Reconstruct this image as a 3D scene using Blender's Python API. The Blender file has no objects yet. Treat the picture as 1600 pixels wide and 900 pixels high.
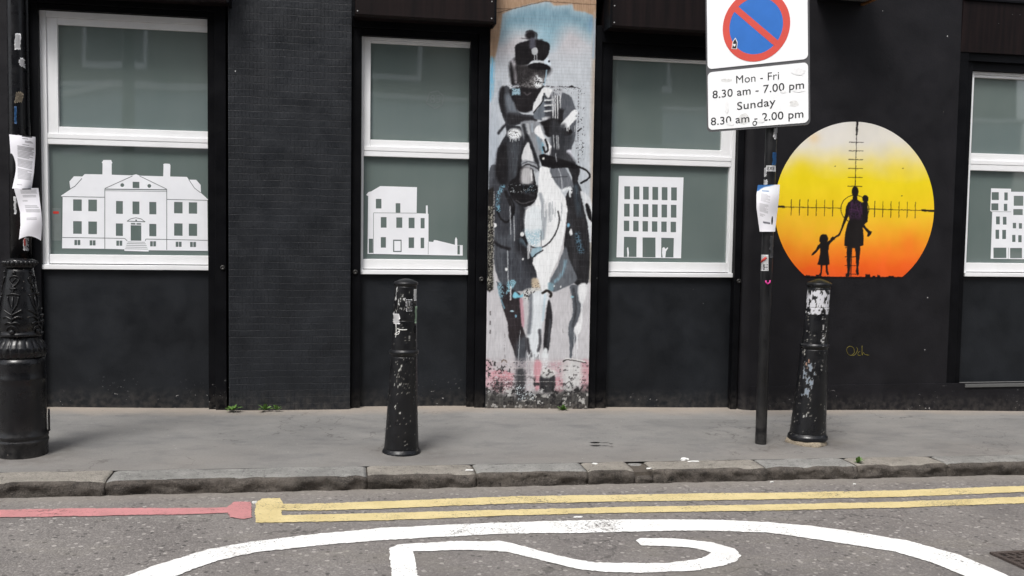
import bpy, bmesh, math, random
import numpy as np
from mathutils import Vector, Matrix
from mathutils.geometry import tessellate_polygon

random.seed(7)
rng = np.random.default_rng(7)
S = bpy.context.scene
COL = S.collection

# ------------------------------------------------------------------ camera
FPX = 1450.0                       # focal length in pixels of a 1600 px wide picture
RM = np.array([[0.9836244794803619, -0.004318201464356809, -0.1801783463768616],
               [-0.17959799718735084, 0.06016911343115447, -0.9818982825095485],
               [0.015081205962369395, 0.9981788571819291, 0.058408272545064206]])
CAM = np.array([0.0, -7.1, 1.3517])
cam_d = bpy.data.cameras.new('camera')
cam_d.sensor_width = 36.0
cam_d.lens = 36.0 * FPX / 1600.0
cam_d.clip_start = 0.05
cam_d.clip_end = 500
cam_o = bpy.data.objects.new('camera', cam_d)
COL.objects.link(cam_o)
mw = Matrix([list(RM[0]) + [CAM[0]], list(RM[1]) + [CAM[1]], list(RM[2]) + [CAM[2]], [0, 0, 0, 1]])
cam_o.matrix_world = mw
S.camera = cam_o

# ------------------------------------------------------------------ sky, sun, exposure
SUN_EL, SUN_AZ = math.radians(58), math.radians(-146)     # azimuth from +Y, towards the street side, a little left
w = bpy.data.worlds.new('World')
S.world = w
w.use_nodes = True
nt = w.node_tree
nt.nodes.clear()
sky = nt.nodes.new('ShaderNodeTexSky')
sky.sky_type = 'NISHITA'
sky.sun_disc = False
sky.sun_elevation = SUN_EL
sky.sun_rotation = SUN_AZ
sky.air_density = 1.0
sky.dust_density = 4.0
hs = nt.nodes.new('ShaderNodeHueSaturation')
hs.inputs['Saturation'].default_value = 0.34          # overcast: the cloud layer greys the sky
bg = nt.nodes.new('ShaderNodeBackground')
bg.inputs['Strength'].default_value = 0.12
ow = nt.nodes.new('ShaderNodeOutputWorld')
nt.links.new(sky.outputs[0], hs.inputs['Color'])
nt.links.new(hs.outputs[0], bg.inputs['Color'])
nt.links.new(bg.outputs[0], ow.inputs['Surface'])
sl = bpy.data.lights.new('sun', 'SUN')
sl.energy = 1.5
sl.angle = math.radians(18)
sl.color = (1.0, 0.98, 0.95)
so = bpy.data.objects.new('sun', sl)
COL.objects.link(so)
sd = Vector((math.sin(SUN_AZ) * math.cos(SUN_EL), math.cos(SUN_AZ) * math.cos(SUN_EL), math.sin(SUN_EL)))
so.rotation_euler = sd.to_track_quat('Z', 'Y').to_euler()
S.view_settings.view_transform = 'Standard'
S.view_settings.look = 'None'
S.view_settings.exposure = 0.88
S.view_settings.gamma = 1
S.view_settings.use_curve_mapping = False

# ------------------------------------------------------------------ measuring helpers
SX, SY = -0.02063, 0.018           # fall of the street, crossfall of the pavement
def pav(x, y): return SX * x + SY * y
def road_z(x, y): return SX * x - 0.113 - 0.012 * (y + 1.84)
def ray(px, py): return RM @ np.array([px - 800.0, -(py - 450.0), -FPX])
def wp(px, py, y=0.0):             # photo measurement -> (x, z) on a vertical plane parallel to the front
    d = ray(px, py); t = (y - CAM[1]) / d[1]
    P = CAM + d * t
    return float(P[0]), float(P[2])
def X(px, y=0.0, py=425): return wp(px, py, y)[0]
def Z(px, py, y=0.0): return wp(px, py, y)[1]
def on_plane(px, py, n, c):
    d = ray(px, py); t = (c - n @ CAM) / (n @ d)
    return CAM + d * t
def gp(px, py):                    # on the pavement
    return on_plane(px, py, np.array([-SX, -SY, 1.0]), 0.0)
def rp(px, py, dz=0.0):            # on the road
    return on_plane(px, py, np.array([-SX, 0.012, 1.0]), -0.113 - 0.012 * 1.84 + dz)
def proj(x, y, z):
    d = np.stack([np.asarray(x) - CAM[0], np.asarray(y) - CAM[1], np.asarray(z) - CAM[2]], -1) @ RM
    return 800 - FPX * d[..., 0] / d[..., 2], 450 + FPX * d[..., 1] / d[..., 2]

# ------------------------------------------------------------------ scene-graph helpers
def tag(o, label=None, cat=None, group=None, kind=None):
    if label: o['label'] = label
    if cat: o['category'] = cat
    if group: o['group'] = group
    if kind: o['kind'] = kind
    return o
def empty(name, loc, label, cat, group=None):
    o = bpy.data.objects.new(name, None)
    o.empty_display_size = 0.1
    COL.objects.link(o); o.location = loc
    return tag(o, label, cat, group)
def wloc(o):
    v = Vector((0, 0, 0))
    while o is not None:
        v += o.location; o = o.parent
    return v
def obj(name, me, mats, parent=None, base=None, smooth=False):
    """me: bmesh or mesh in world coordinates"""
    if isinstance(me, bmesh.types.BMesh):
        bm = me; me = bpy.data.meshes.new(name); bm.to_mesh(me); bm.free()
    if not isinstance(mats, (list, tuple)): mats = [mats]
    for m in mats: me.materials.append(m)
    o = bpy.data.objects.new(name, me)
    COL.objects.link(o)
    if parent is not None:
        off = wloc(parent); o.parent = parent
    else:
        if base is None:
            n = len(me.vertices); a = np.empty(n * 3); me.vertices.foreach_get('co', a); a = a.reshape(-1, 3)
            base = ((a[:, 0].min() + a[:, 0].max()) / 2, (a[:, 1].min() + a[:, 1].max()) / 2, a[:, 2].min())
        off = Vector(base); o.location = off
    me.transform(Matrix.Translation(-off))
    if smooth:
        me.shade_smooth()
    return o

# ------------------------------------------------------------------ mesh helpers
def BM(): return bmesh.new()
def box(bm, x0, x1, y0, y1, z0, z1, bev=0.0, mi=0):
    vs = [bm.verts.new(p) for p in ((x0, y0, z0), (x1, y0, z0), (x1, y1, z0), (x0, y1, z0), (x0, y0, z1), (x1, y0, z1), (x1, y1, z1), (x0, y1, z1))]
    fs = [bm.faces.new([vs[i] for i in f]) for f in ((3, 2, 1, 0), (4, 5, 6, 7), (0, 1, 5, 4), (1, 2, 6, 5), (2, 3, 7, 6), (3, 0, 4, 7))]
    for f in fs: f.material_index = mi
    if bev:
        es = list({e for f in fs for e in f.edges})
        r = bmesh.ops.bevel(bm, geom=es, offset=bev, segments=2, affect='EDGES', profile=0.6)
        for f in r['faces']: f.material_index = mi
    return vs
def poly_prism(bm, pts, f0, f1, holes=(), mi=0, front_only=False):
    """pts in 2D, f0/f1 map (a,b)->3D front and back"""
    loops = [list(pts)] + [list(h) for h in holes]
    flat = [p for l in loops for p in l]
    tris = tessellate_polygon([[Vector((a, b, 0)) for a, b in l] for l in loops])
    fv = [bm.verts.new(f0(*p)) for p in flat]
    for t in tris:
        try: bm.faces.new([fv[i] for i in t]).material_index = mi
        except ValueError: pass
    if front_only: return
    bv = [bm.verts.new(f1(*p)) for p in flat]
    for t in tris:
        try: bm.faces.new([bv[i] for i in reversed(t)]).material_index = mi
        except ValueError: pass
    k = 0
    for l in loops:
        n = len(l)
        for i in range(n):
            a, b = k + i, k + (i + 1) % n
            try: bm.faces.new([fv[a], fv[b], bv[b], bv[a]]).material_index = mi
            except ValueError: pass
        k += n
def lathe(bm, prof, cx, cy, cz, n=48, tilt=(0, 0), mi=0, lobes=None):
    """prof: list of (r, z). tilt: x,y shift per metre of height. lobes: f(theta,r,z)->r"""
    rings = []
    for r, z in prof:
        ring = []
        for k in range(n):
            t = 2 * math.pi * k / n
            rr = lobes(t, r, z) if lobes else r
            ring.append(bm.verts.new((cx + tilt[0] * z + rr * math.cos(t), cy + tilt[1] * z + rr * math.sin(t), cz + z)))
        rings.append(ring)
    for a, b in zip(rings, rings[1:]):
        for k in range(n):
            f = bm.faces.new([a[k], a[(k + 1) % n], b[(k + 1) % n], b[k]]); f.material_index = mi; f.smooth = True
    for ring, rev in ((rings[0], True), (rings[-1], False)):
        if prof[0 if rev else -1][0] > 1e-4:
            bm.faces.new(list(reversed(ring)) if rev else ring).material_index = mi
def tube(bm, pts, r, n=8, mi=0, r2=None):
    pts = [Vector(p) for p in pts]
    rings = []
    for i, p in enumerate(pts):
        d = (pts[min(i + 1, len(pts) - 1)] - pts[max(i - 1, 0)]).normalized()
        a = d.orthogonal().normalized(); b = d.cross(a)
        if i and rings:
            pass
        rr = r if r2 is None else r + (r2 - r) * i / (len(pts) - 1)
        if i == 0: ref = a
        else:
            ref = (ref - d * ref.dot(d)).normalized()
        b = d.cross(ref)
        rings.append([bm.verts.new(p + ref * (rr * math.cos(2 * math.pi * k / n)) + b * (rr * math.sin(2 * math.pi * k / n))) for k in range(n)])
    for a, b in zip(rings, rings[1:]):
        for k in range(n):
            f = bm.faces.new([a[k], a[(k + 1) % n], b[(k + 1) % n], b[k]]); f.material_index = mi; f.smooth = True
    bm.faces.new(list(reversed(rings[0]))).material_index = mi
    bm.faces.new(rings[-1]).material_index = mi
def ball(bm, c, r, sub=2, sc=(1, 1, 1), mi=0):
    res = bmesh.ops.create_icosphere(bm, subdivisions=sub, radius=r, matrix=Matrix.Translation(c) @ Matrix.Diagonal((*sc, 1)))
    for v in res['verts']:
        for f in v.link_faces: f.material_index = mi; f.smooth = True
def smooth_prof(keys, step=0.012):
    out = []
    for (r0, z0), (r1, z1) in zip(keys, keys[1:]):
        n = max(1, int(abs(z1 - z0) / step))
        out += [(r0 + (r1 - r0) * i / n, z0 + (z1 - z0) * i / n) for i in range(n)]
    return out + [keys[-1]]

# ------------------------------------------------------------------ materials
def lin(c):
    c = np.asarray(c, float) / 255.0
    return np.where(c <= 0.04045, c / 12.92, ((c + 0.055) / 1.055) ** 2.4)
class T:
    """small node-tree writer"""
    def __init__(s, name):
        s.m = bpy.data.materials.new(name); s.m.use_nodes = True
        s.t = s.m.node_tree; s.b = s.t.nodes['Principled BSDF']; s.pos = None
    def n(s, typ, ins=None, **pr):
        nd = s.t.nodes.new('ShaderNode' + typ)
        for k, v in pr.items(): setattr(nd, k, v)
        for k, v in (ins or {}).items(): s.set(nd.inputs[k], v)
        return nd
    def set(s, sock, v):
        if isinstance(v, bpy.types.NodeSocket): s.t.links.new(v, sock)
        elif isinstance(v, (tuple, list)) and len(v) == 3 and sock.type == 'RGBA': sock.default_value = (*v, 1)
        else: sock.default_value = v
    def P(s):
        if s.pos is None: s.pos = s.n('NewGeometry').outputs['Position']
        return s.pos
    def vec(s, scale=(1, 1, 1), loc=(0, 0, 0)):
        return s.n('Mapping', {'Vector': s.P(), 'Scale': scale, 'Location': loc}).outputs[0]
    def noise(s, scale, detail=4, rough=0.55, vec=None, dist=0.0):
        return s.n('TexNoise', {'Vector': vec or s.P(), 'Scale': scale, 'Detail': detail, 'Roughness': rough, 'Distortion': dist}).outputs['Fac']
    def ramp(s, fac, a, b, ca=0.0, cb=1.0):
        return s.n('MapRange', {'Value': fac, 'From Min': a, 'From Max': b, 'To Min': ca, 'To Max': cb}, clamp=True).outputs[0]
    def mix(s, fac, a, b, blend='MIX'):
        nd = s.n('Mix', data_type='RGBA', blend_type=blend)
        s.set(nd.inputs[0], fac); s.set(nd.inputs[6], a); s.set(nd.inputs[7], b)
        return nd.outputs[2]
    def math(s, op, a, b=0.0):
        nd = s.n('Math', operation=op); s.set(nd.inputs[0], a); s.set(nd.inputs[1], b)
        return nd.outputs[0]
    def bump(s, h, strength=0.5, dist=0.01, nrm=None):
        ins = {'Height': h, 'Strength': strength, 'Distance': dist}
        if nrm is not None: ins['Normal'] = nrm
        return s.n('Bump', ins).outputs[0]
    def out(s, color=None, rough=None, normal=None, spec=None, metal=None, **kw):
        if color is not None: s.set(s.b.inputs['Base Color'], color)
        if rough is not None: s.set(s.b.inputs['Roughness'], rough)
        if normal is not None: s.set(s.b.inputs['Normal'], normal)
        if spec is not None: s.set(s.b.inputs['Specular IOR Level'], spec)
        if metal is not None: s.set(s.b.inputs['Metallic'], metal)
        for k, v in kw.items(): s.set(s.b.inputs[k], v)
        return s.m
def chips(t, scale=22, size=0.09, dens=0.62, vec=None):
    v = t.n('TexVoronoi', {'Vector': vec or t.P(), 'Scale': scale, 'Randomness': 1.0})
    a = t.math('LESS_THAN', v.outputs['Distance'], size)
    mask = t.math('GREATER_THAN', t.noise(1.7, 3), dens)
    r = t.n('SeparateColor', {'Color': v.outputs['Color']}).outputs[0]
    return t.math('MULTIPLY', t.math('MULTIPLY', a, mask), t.math('GREATER_THAN', r, 0.45))

def m_black(name, base=(0.013, 0.013, 0.0155), rough=0.5, chip=0.02, bumpn=None, spec=0.3):
    t = T(name)
    c = t.mix(t.ramp(t.noise(3.0, 5), 0.35, 0.7), tuple(v * 0.8 for v in base), tuple(v * 1.35 for v in base))
    # dusty splash band just over the pavement
    sep = t.n('SeparateXYZ', {'Vector': t.P()})
    h = t.math('ADD', sep.outputs[2], t.math('MULTIPLY', sep.outputs[0], -SX))
    low = t.math('MULTIPLY', t.ramp(h, 0.16, 0.0), t.ramp(t.noise(22, 5), 0.38, 0.72))
    c = t.mix(t.math('MULTIPLY', low, 0.45), c, (0.10, 0.09, 0.08))
    if chip:
        c = t.mix(t.math('MULTIPLY', chips(t, 13, chip * 3.4, 0.60), 0.8), c, (0.5, 0.5, 0.5))
        lowc = t.math('MULTIPLY', t.ramp(t.noise(30, 5, 0.7, vec=t.vec((1, 1, 1.4))), 0.64, 0.67), t.math('MULTIPLY', t.ramp(h, 0.24, 0.08), t.math('GREATER_THAN', t.noise(2.3, 3), 0.53)))
        c = t.mix(t.math('MULTIPLY', lowc, 0.75), c, (0.45, 0.44, 0.43))
    nrm = t.bump(t.noise(55, 5), 0.22, 0.004)
    nrm = t.bump(t.noise(4, 3), 0.15, 0.02, nrm)
    if bumpn: c, nrm = bumpn(t, c, nrm)
    return t.out(c, t.ramp(t.noise(6, 4), 0.3, 0.7, rough - 0.1, rough + 0.12), nrm, spec)

def tile_bump(strength, glintcol, glintamt):
    def f(t, c, nrm):
        sep = t.n('SeparateXYZ', {'Vector': t.P()})
        wob = t.math('MULTIPLY', t.math('SUBTRACT', t.noise(2.2, 3), 0.5), 0.03)
        v = t.n('CombineXYZ', {'X': sep.outputs[0], 'Y': t.math('ADD', sep.outputs[2], wob)}).outputs[0]
        br = t.n('TexBrick', {'Vector': v, 'Scale': 1.0, 'Mortar Size': 0.0022, 'Mortar Smooth': 0.5, 'Brick Width': 0.0268, 'Row Height': 0.0505, 'Bias': 0.0}, offset=0.0)
        br.inputs['Color1'].default_value = (1, 1, 1, 1); br.inputs['Color2'].default_value = (0.93, 0.93, 0.93, 1); br.inputs['Mortar'].default_value = (0, 0, 0, 1)
        patch = t.ramp(t.noise(1.9, 4), 0.40, 0.60)
        fz = t.math('FRACT', t.math('DIVIDE', t.math('ADD', sep.outputs[2], wob), 0.0505))
        rows = t.ramp(t.math('ABSOLUTE', t.math('SUBTRACT', fz, 0.5)), 0.44, 0.485)
        brk = t.ramp(t.noise(1.0, 4, vec=t.vec((6, 6, 19))), 0.38, 0.55)
        hgt = t.math('MULTIPLY', t.math('ADD', t.math('MULTIPLY', br.outputs['Fac'], -1.1), t.math('MULTIPLY', t.math('MULTIPLY', rows, brk), -0.45)), t.math('ADD', t.math('MULTIPLY', patch, 0.85), 0.15))
        hgt = t.math('ADD', hgt, t.math('MULTIPLY', t.noise(9, 3), 0.8))
        nrm = t.bump(hgt, strength, 0.006, nrm)
        c = t.mix(t.math('MULTIPLY', t.math('MULTIPLY', t.math('MULTIPLY', rows, brk), t.ramp(t.noise(7, 4), 0.42, 0.6)), t.math('MULTIPLY', patch, glintamt)), c, glintcol)  # paler row lines, painting in light caught on the tile ledges
        return c, nrm
    return f

M = {}
M['brick_black'] = m_black('painted_brick', base=(0.0118, 0.0134, 0.0166), rough=0.46, spec=0.34, bumpn=tile_bump(1.0, (0.075, 0.078, 0.085), 0.10))
M['wall_black'] = m_black('painted_render', base=(0.0088, 0.0083, 0.0100), rough=0.55, spec=0.2)
M['panel_black'] = m_black('painted_panel', base=(0.0088, 0.0102, 0.0126), rough=0.5, chip=0.010, spec=0.26)
M['rail_black'] = m_black('shutter_rail_paint', base=(0.0032, 0.0033, 0.0042), rough=0.45, chip=0.009, spec=0.10)
def m_hood():
    t = T('shutter_box_paint')
    st = t.noise(1.0, 5, vec=t.vec((26, 26, 1.2)))
    c = t.mix(t.ramp(st, 0.35, 0.75), (0.0055, 0.0040, 0.0042), (0.0145, 0.0085, 0.0082))
    c = t.mix(t.math('MULTIPLY', chips(t, 26, 0.06, 0.6), 0.5), c, (0.4, 0.4, 0.4))
    return t.out(c, 0.5, t.bump(t.noise(60, 4), 0.1, 0.003), 0.13)
M['hood'] = m_hood()
def m_frame():
    t = T('white_window_plastic')
    c = t.mix(t.ramp(t.noise(5, 5), 0.35, 0.75), (0.80, 0.805, 0.815), (0.74, 0.745, 0.75))
    g = t.ramp(t.noise(1.0, 4, vec=t.vec((30, 30, 3))), 0.62, 0.8)
    c = t.mix(t.math('MULTIPLY', g, 0.12), c, (0.5, 0.48, 0.45))
    return t.out(c, 0.38, t.bump(t.noise(30, 3), 0.04, 0.003), 0.5)
M['frame'] = m_frame()
def m_glass():
    t = T('frosted_window_glass')
    c = t.mix(t.ramp(t.noise(1.6, 3), 0.3, 0.7), (0.110, 0.146, 0.136), (0.138, 0.172, 0.161))
    st = t.ramp(t.noise(1.0, 4, vec=t.vec((9, 9, 0.6))), 0.45, 0.8)
    c = t.mix(t.math('MULTIPLY', st, 0.25), c, (0.16, 0.185, 0.18))
    return t.out(c, 0.55, None, 0.25, **{'Coat Weight': 1.0, 'Coat Roughness': 0.03, 'Coat IOR': 2.15,
                 'Coat Normal': t.bump(t.noise(1.3, 2), 0.03, 0.05)})
M['glass'] = m_glass()
def m_vinyl():
    t = T('white_vinyl')
    return t.out(t.mix(t.ramp(t.noise(6, 3), 0.3, 0.7), (0.80, 0.81, 0.84), (0.74, 0.75, 0.78)), 0.45, None, 0.4)
M['vinyl'] = m_vinyl()
def m_flat(name, c, r=0.5, spec=0.4, metal=0.0, var=0.12, sc=18):
    t = T(name)
    c2 = tuple(v * (1 - var) for v in c)
    return t.out(t.mix(t.ramp(t.noise(sc, 4), 0.35, 0.7), c, c2), r, None, spec, metal)
M['vinyl_line'] = m_flat('vinyl_cut_line', (0.13, 0.15, 0.15))
M['brass'] = m_flat('tarnished_brass', (0.20, 0.15, 0.07), 0.4, metal=0.8)
M['lock'] = m_flat('dull_lock_metal', (0.05, 0.048, 0.046), 0.4, metal=0.5)
M['rivet'] = m_flat('bare_rivet', (0.42, 0.42, 0.42), 0.4)
M['seal'] = m_flat('grey_seal_strip', (0.10, 0.10, 0.098), 0.6)
def m_paint_attr(name, rough=0.6, bump_s=0.55, tiles=True):
    t = T(name)
    a = t.n('Attribute', attribute_name='paint').outputs['Color']
    nrm = t.bump(t.noise(70, 4), 0.12, 0.003)
    c = a
    if tiles:
        c2, nrm = tile_bump(bump_s, (0.3, 0.3, 0.3), 0.0)(t, (0, 0, 0), nrm)
        sep = t.n('SeparateXYZ', {'Vector': t.P()})
    return t.out(c, t.ramp(t.noise(12, 4), 0.3, 0.7, rough - 0.1, rough + 0.1), nrm, 0.18)
M['mural'] = m_paint_attr('mural_paint_on_brick', 0.55, 0.13)
M['mural_smooth'] = m_paint_attr('mural_paint_on_render', 0.6, tiles=False)
M['paper'] = m_paint_attr('printed_paper', 0.75, tiles=False)

def m_iron(name, base, chipd=0.5, rough=0.33):
    t = T(name)
    c = t.mix(t.ramp(t.noise(8, 5), 0.3, 0.75), tuple(v * 0.75 for v in base), tuple(v * 1.6 for v in base))
    a = t.n('Attribute', attribute_name='paint')
    c = t.mix(a.outputs['Alpha'], c, a.outputs['Color'])
    r = t.ramp(t.noise(14, 5), 0.3, 0.7, rough - 0.1, rough + 0.18)
    nrm = t.bump(t.noise(45, 5), 0.22, 0.004)
    nrm = t.bump(t.noise(11, 3), 0.15, 0.01, nrm)
    return t.out(c, r, nrm, 0.36)
M['iron'] = m_iron('chipped_black_cast_iron', (0.0058, 0.0060, 0.0072))
def m_iron_plain(name, base, rough=0.27):
    t = T(name)
    c = t.mix(t.ramp(t.noise(8, 5), 0.3, 0.75), tuple(v * 0.75 for v in base), tuple(v * 1.6 for v in base))
    c = t.mix(t.math('MULTIPLY', chips(t, 34, 0.10, 0.56), 0.55), c, (0.30, 0.27, 0.24))
    sep = t.n('SeparateXYZ', {'Vector': t.P()})
    low = t.math('MULTIPLY', t.ramp(sep.outputs[2], 0.25, -0.02), t.ramp(t.noise(16, 5), 0.35, 0.7))
    c = t.mix(t.math('MULTIPLY', low, 0.5), c, (0.09, 0.085, 0.08))
    rust = t.ramp(t.noise(9, 6), 0.66, 0.74)
    c = t.mix(t.math('MULTIPLY', rust, 0.5), c, (0.06, 0.03, 0.018))
    return t.out(c, t.ramp(t.noise(14, 5), 0.3, 0.7, rough - 0.1, rough + 0.18), t.bump(t.noise(45, 5), 0.25, 0.004), 0.36)
M['lamp'] = m_iron_plain('black_lamp_post_paint', (0.0058, 0.0058, 0.0068))
M['pole'] = m_iron_plain('black_pole_paint', (0.0062, 0.0062, 0.0070), 0.4)
def m_pav():
    t = T('worn_mastic_pavement')
    sep = t.n('SeparateXYZ', {'Vector': t.P()})
    y = sep.outputs[1]
    c = t.mix(t.ramp(t.noise(1.3, 6, 0.6, vec=t.vec((1, 1.7, 1))), 0.3, 0.72), (0.145, 0.143, 0.139), (0.200, 0.194, 0.184))
    c = t.mix(t.ramp(t.noise(4, 7, 0.7, vec=t.vec((0.8, 1.5, 1))), 0.50, 0.72), c, (0.120, 0.119, 0.119))
    c = t.mix(t.math('MULTIPLY', t.ramp(t.noise(55, 5, 0.75), 0.56, 0.72), 0.55), c, (0.085, 0.083, 0.082))
    c = t.mix(t.math('MULTIPLY', t.ramp(t.noise(75, 5, 0.75, vec=t.vec(loc=(5, 2, 1))), 0.58, 0.74), 0.5), c, (0.30, 0.29, 0.27))
    seam = t.math('MULTIPLY', t.math('GREATER_THAN', t.math('ADD', sep.outputs[0], t.math('MULTIPLY', y, 0.5)), 0.80), t.math('GREATER_THAN', y, -0.34))
    c = t.mix(t.math('MULTIPLY', seam, 0.22), c, (0.26, 0.25, 0.235))
    wn = t.n('TexNoise', {'Vector': t.P(), 'Scale': 3.1, 'Detail': 5}).outputs['Color']
    wv = t.n('VectorMath', {0: t.P(), 1: t.n('VectorMath', {0: wn, 1: (0.5, 0.5, 0.5)}, operation='SCALE').outputs[0]}, operation='ADD').outputs[0]
    ck = t.n('TexVoronoi', {'Vector': wv, 'Scale': 0.55}, feature='DISTANCE_TO_EDGE').outputs['Distance']
    crack = t.math('MULTIPLY', t.math('LESS_THAN', ck, 0.0028), t.math('GREATER_THAN', t.noise(0.9, 3), 0.50))
    c = t.mix(t.math('MULTIPLY', crack, 0.6), c, (0.05, 0.047, 0.045))
    dust = t.math('MULTIPLY', t.ramp(t.math('ADD', y, t.math('MULTIPLY', t.noise(4.0, 5), 0.26)), -0.10, 0.14), 0.85)
    c = t.mix(dust, c, (0.285, 0.245, 0.205))
    kd = t.math('MULTIPLY', t.ramp(t.math('ADD', y, t.math('MULTIPLY', t.noise(2.0, 5), 0.5)), -0.75, -1.25), t.ramp(t.noise(0.9, 4), 0.3, 0.7))
    c = t.mix(t.math('MULTIPLY', kd, 0.5), c, (0.195, 0.172, 0.152))
    for (bx_, by_, br_) in ((-1.846, -1.277, .16), (0.372, -1.295, .14), (3.24, -1.10, .16), (2.851, -1.171, .06)):  # brown dirt rings that also paint in contact shade at the post feet
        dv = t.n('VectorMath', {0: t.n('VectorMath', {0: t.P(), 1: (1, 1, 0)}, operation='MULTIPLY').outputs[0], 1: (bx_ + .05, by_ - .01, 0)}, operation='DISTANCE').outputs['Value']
        dirt_shade = t.math('MULTIPLY', t.ramp(t.math('ADD', dv, t.math('MULTIPLY', t.math('SUBTRACT', t.noise(9, 5), 0.5), 0.22)), br_ + .16, br_ - .02), t.ramp(t.noise(14, 5), 0.3, 0.65))
        c = t.mix(t.math('MULTIPLY', dirt_shade, 0.5), c, (0.075, 0.064, 0.054))
    spots = t.n('TexVoronoi', {'Vector': t.P(), 'Scale': 6.0})
    c = t.mix(t.math('MULTIPLY', t.math('LESS_THAN', spots.outputs['Distance'], 0.075), 0.4), c, (0.08, 0.078, 0.078))
    sp2 = t.n('TexVoronoi', {'Vector': t.vec(loc=(3.3, 1.7, 0)), 'Scale': 9.0})
    c = t.mix(t.math('MULTIPLY', t.math('LESS_THAN', sp2.outputs['Distance'], 0.05), 0.5), c, (0.36, 0.35, 0.33))
    fine = t.noise(170, 4, 0.75)
    c = t.mix(0.55, c, t.mix(t.ramp(fine, 0.3, 0.7), (0.35, 0.35, 0.35), (0.65, 0.65, 0.65)), 'OVERLAY')
    nrm = t.bump(fine, 0.25, 0.002)
    nrm = t.bump(t.noise(3, 4), 0.35, 0.02, nrm)
    return t.out(c, t.ramp(t.noise(2.5, 5), 0.3, 0.7, 0.55, 0.85), nrm, 0.35)
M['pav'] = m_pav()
def road_color(t):
    c = t.mix(t.ramp(t.noise(1.6, 6, 0.6), 0.3, 0.7), (0.135, 0.123, 0.117), (0.205, 0.190, 0.178))
    v = t.n('TexVoronoi', {'Vector': t.P(), 'Scale': 110.0})
    r = t.n('SeparateColor', {'Color': v.outputs['Color']})
    stone = t.mix(t.ramp(r.outputs[0], 0.55, 1.0), (0.085, 0.078, 0.075), (0.38, 0.355, 0.335))
    c = t.mix(t.math('MULTIPLY', t.math('GREATER_THAN', r.outputs[1], 0.35), 0.32), c, stone)
    v2 = t.n('TexVoronoi', {'Vector': t.P(), 'Scale': 34.0})
    r2 = t.n('SeparateColor', {'Color': v2.outputs['Color']})
    big = t.math('MULTIPLY', t.math('GREATER_THAN', r2.outputs[0], 0.87), t.math('LESS_THAN', v2.outputs['Distance'], 0.36))
    c = t.mix(t.math('MULTIPLY', big, 0.6), c, (0.40, 0.375, 0.35))
    hole = t.math('MULTIPLY', t.math('LESS_THAN', r2.outputs[0], 0.16), t.math('LESS_THAN', v2.outputs['Distance'], 0.34))
    c = t.mix(t.math('MULTIPLY', hole, 0.7), c, (0.04, 0.037, 0.036))
    c = t.mix(t.math('MULTIPLY', t.ramp(t.noise(0.75, 5, 0.6), 0.52, 0.68), 0.45), c, (0.085, 0.079, 0.078))
    c = t.mix(t.math('MULTIPLY', t.ramp(t.noise(2.7, 5, 0.6, vec=t.vec((0.6, 1.6, 1), (4, 2, 0))), 0.55, 0.7), 0.35), c, (0.20, 0.185, 0.155))
    wn = t.n('TexNoise', {'Vector': t.P(), 'Scale': 2.6, 'Detail': 4}).outputs['Color']
    wv = t.n('VectorMath', {0: t.P(), 1: t.n('VectorMath', {0: wn, 1: (0.5, 0.5, 0.5)}, operation='SCALE').outputs[0]}, operation='ADD').outputs[0]
    ck = t.n('TexVoronoi', {'Vector': wv, 'Scale': 0.62}, feature='DISTANCE_TO_EDGE').outputs['Distance']
    crack = t.math('MULTIPLY', t.math('LESS_THAN', ck, 0.0042), t.math('GREATER_THAN', t.noise(1.1, 3), 0.46))
    c = t.mix(t.math('MULTIPLY', crack, 0.45), c, (0.035, 0.031, 0.03))
    sep = t.n('SeparateXYZ', {'Vector': t.P()})
    gut = t.ramp(t.math('ADD', t.math('ADD', sep.outputs[1], t.math('MULTIPLY', sep.outputs[0], -0.0325)), t.math('MULTIPLY', t.noise(4, 5), 0.2)), -1.93, -1.76)
    c = t.mix(t.math('MULTIPLY', gut, 0.6), c, (0.215, 0.195, 0.170))
    return c, v, hole
def m_road():
    t = T('worn_asphalt')
    c, v, hole = road_color(t)
    nrm = t.bump(t.math('SUBTRACT', t.math('MULTIPLY', v.outputs['Distance'], -1), t.math('MULTIPLY', hole, 0.8)), 0.55, 0.004)
    nrm = t.bump(t.noise(6, 4), 0.3, 0.01, nrm)
    return t.out(c, t.ramp(t.noise(20, 4), 0.3, 0.7, 0.6, 0.9), nrm, 0.35)
M['road'] = m_road()
def m_marking(name, c1, c2, wear=0.60, edge=0.035):
    t = T(name)
    c = t.mix(t.ramp(t.noise(7, 5), 0.35, 0.7), c1, c2)
    c = t.mix(t.math('MULTIPLY', t.ramp(t.noise(60, 5, 0.7), 0.52, 0.75), 0.5), c, tuple(v * 0.6 for v in c2))
    worn = t.math('GREATER_THAN', t.math('ADD', t.noise(75, 6, 0.75), t.math('MULTIPLY', t.noise(3.2, 3), 0.35)), wear + 0.175)
    m = t.out(c, 0.6, t.bump(t.noise(130, 4), 0.4, 0.003), 0.35)
    t.set(t.b.inputs['Alpha'], t.math('SUBTRACT', 1.0, worn))
    return m
M['white_mark'] = m_marking('white_road_paint', (0.80, 0.80, 0.79), (0.64, 0.63, 0.61), 0.622)
M['yellow_mark'] = m_marking('yellow_road_paint', (0.60, 0.50, 0.265), (0.51, 0.415, 0.205), 0.615)
M['red_mark'] = m_marking('red_road_paint', (0.49, 0.215, 0.218), (0.40, 0.185, 0.185), 0.600)
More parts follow.
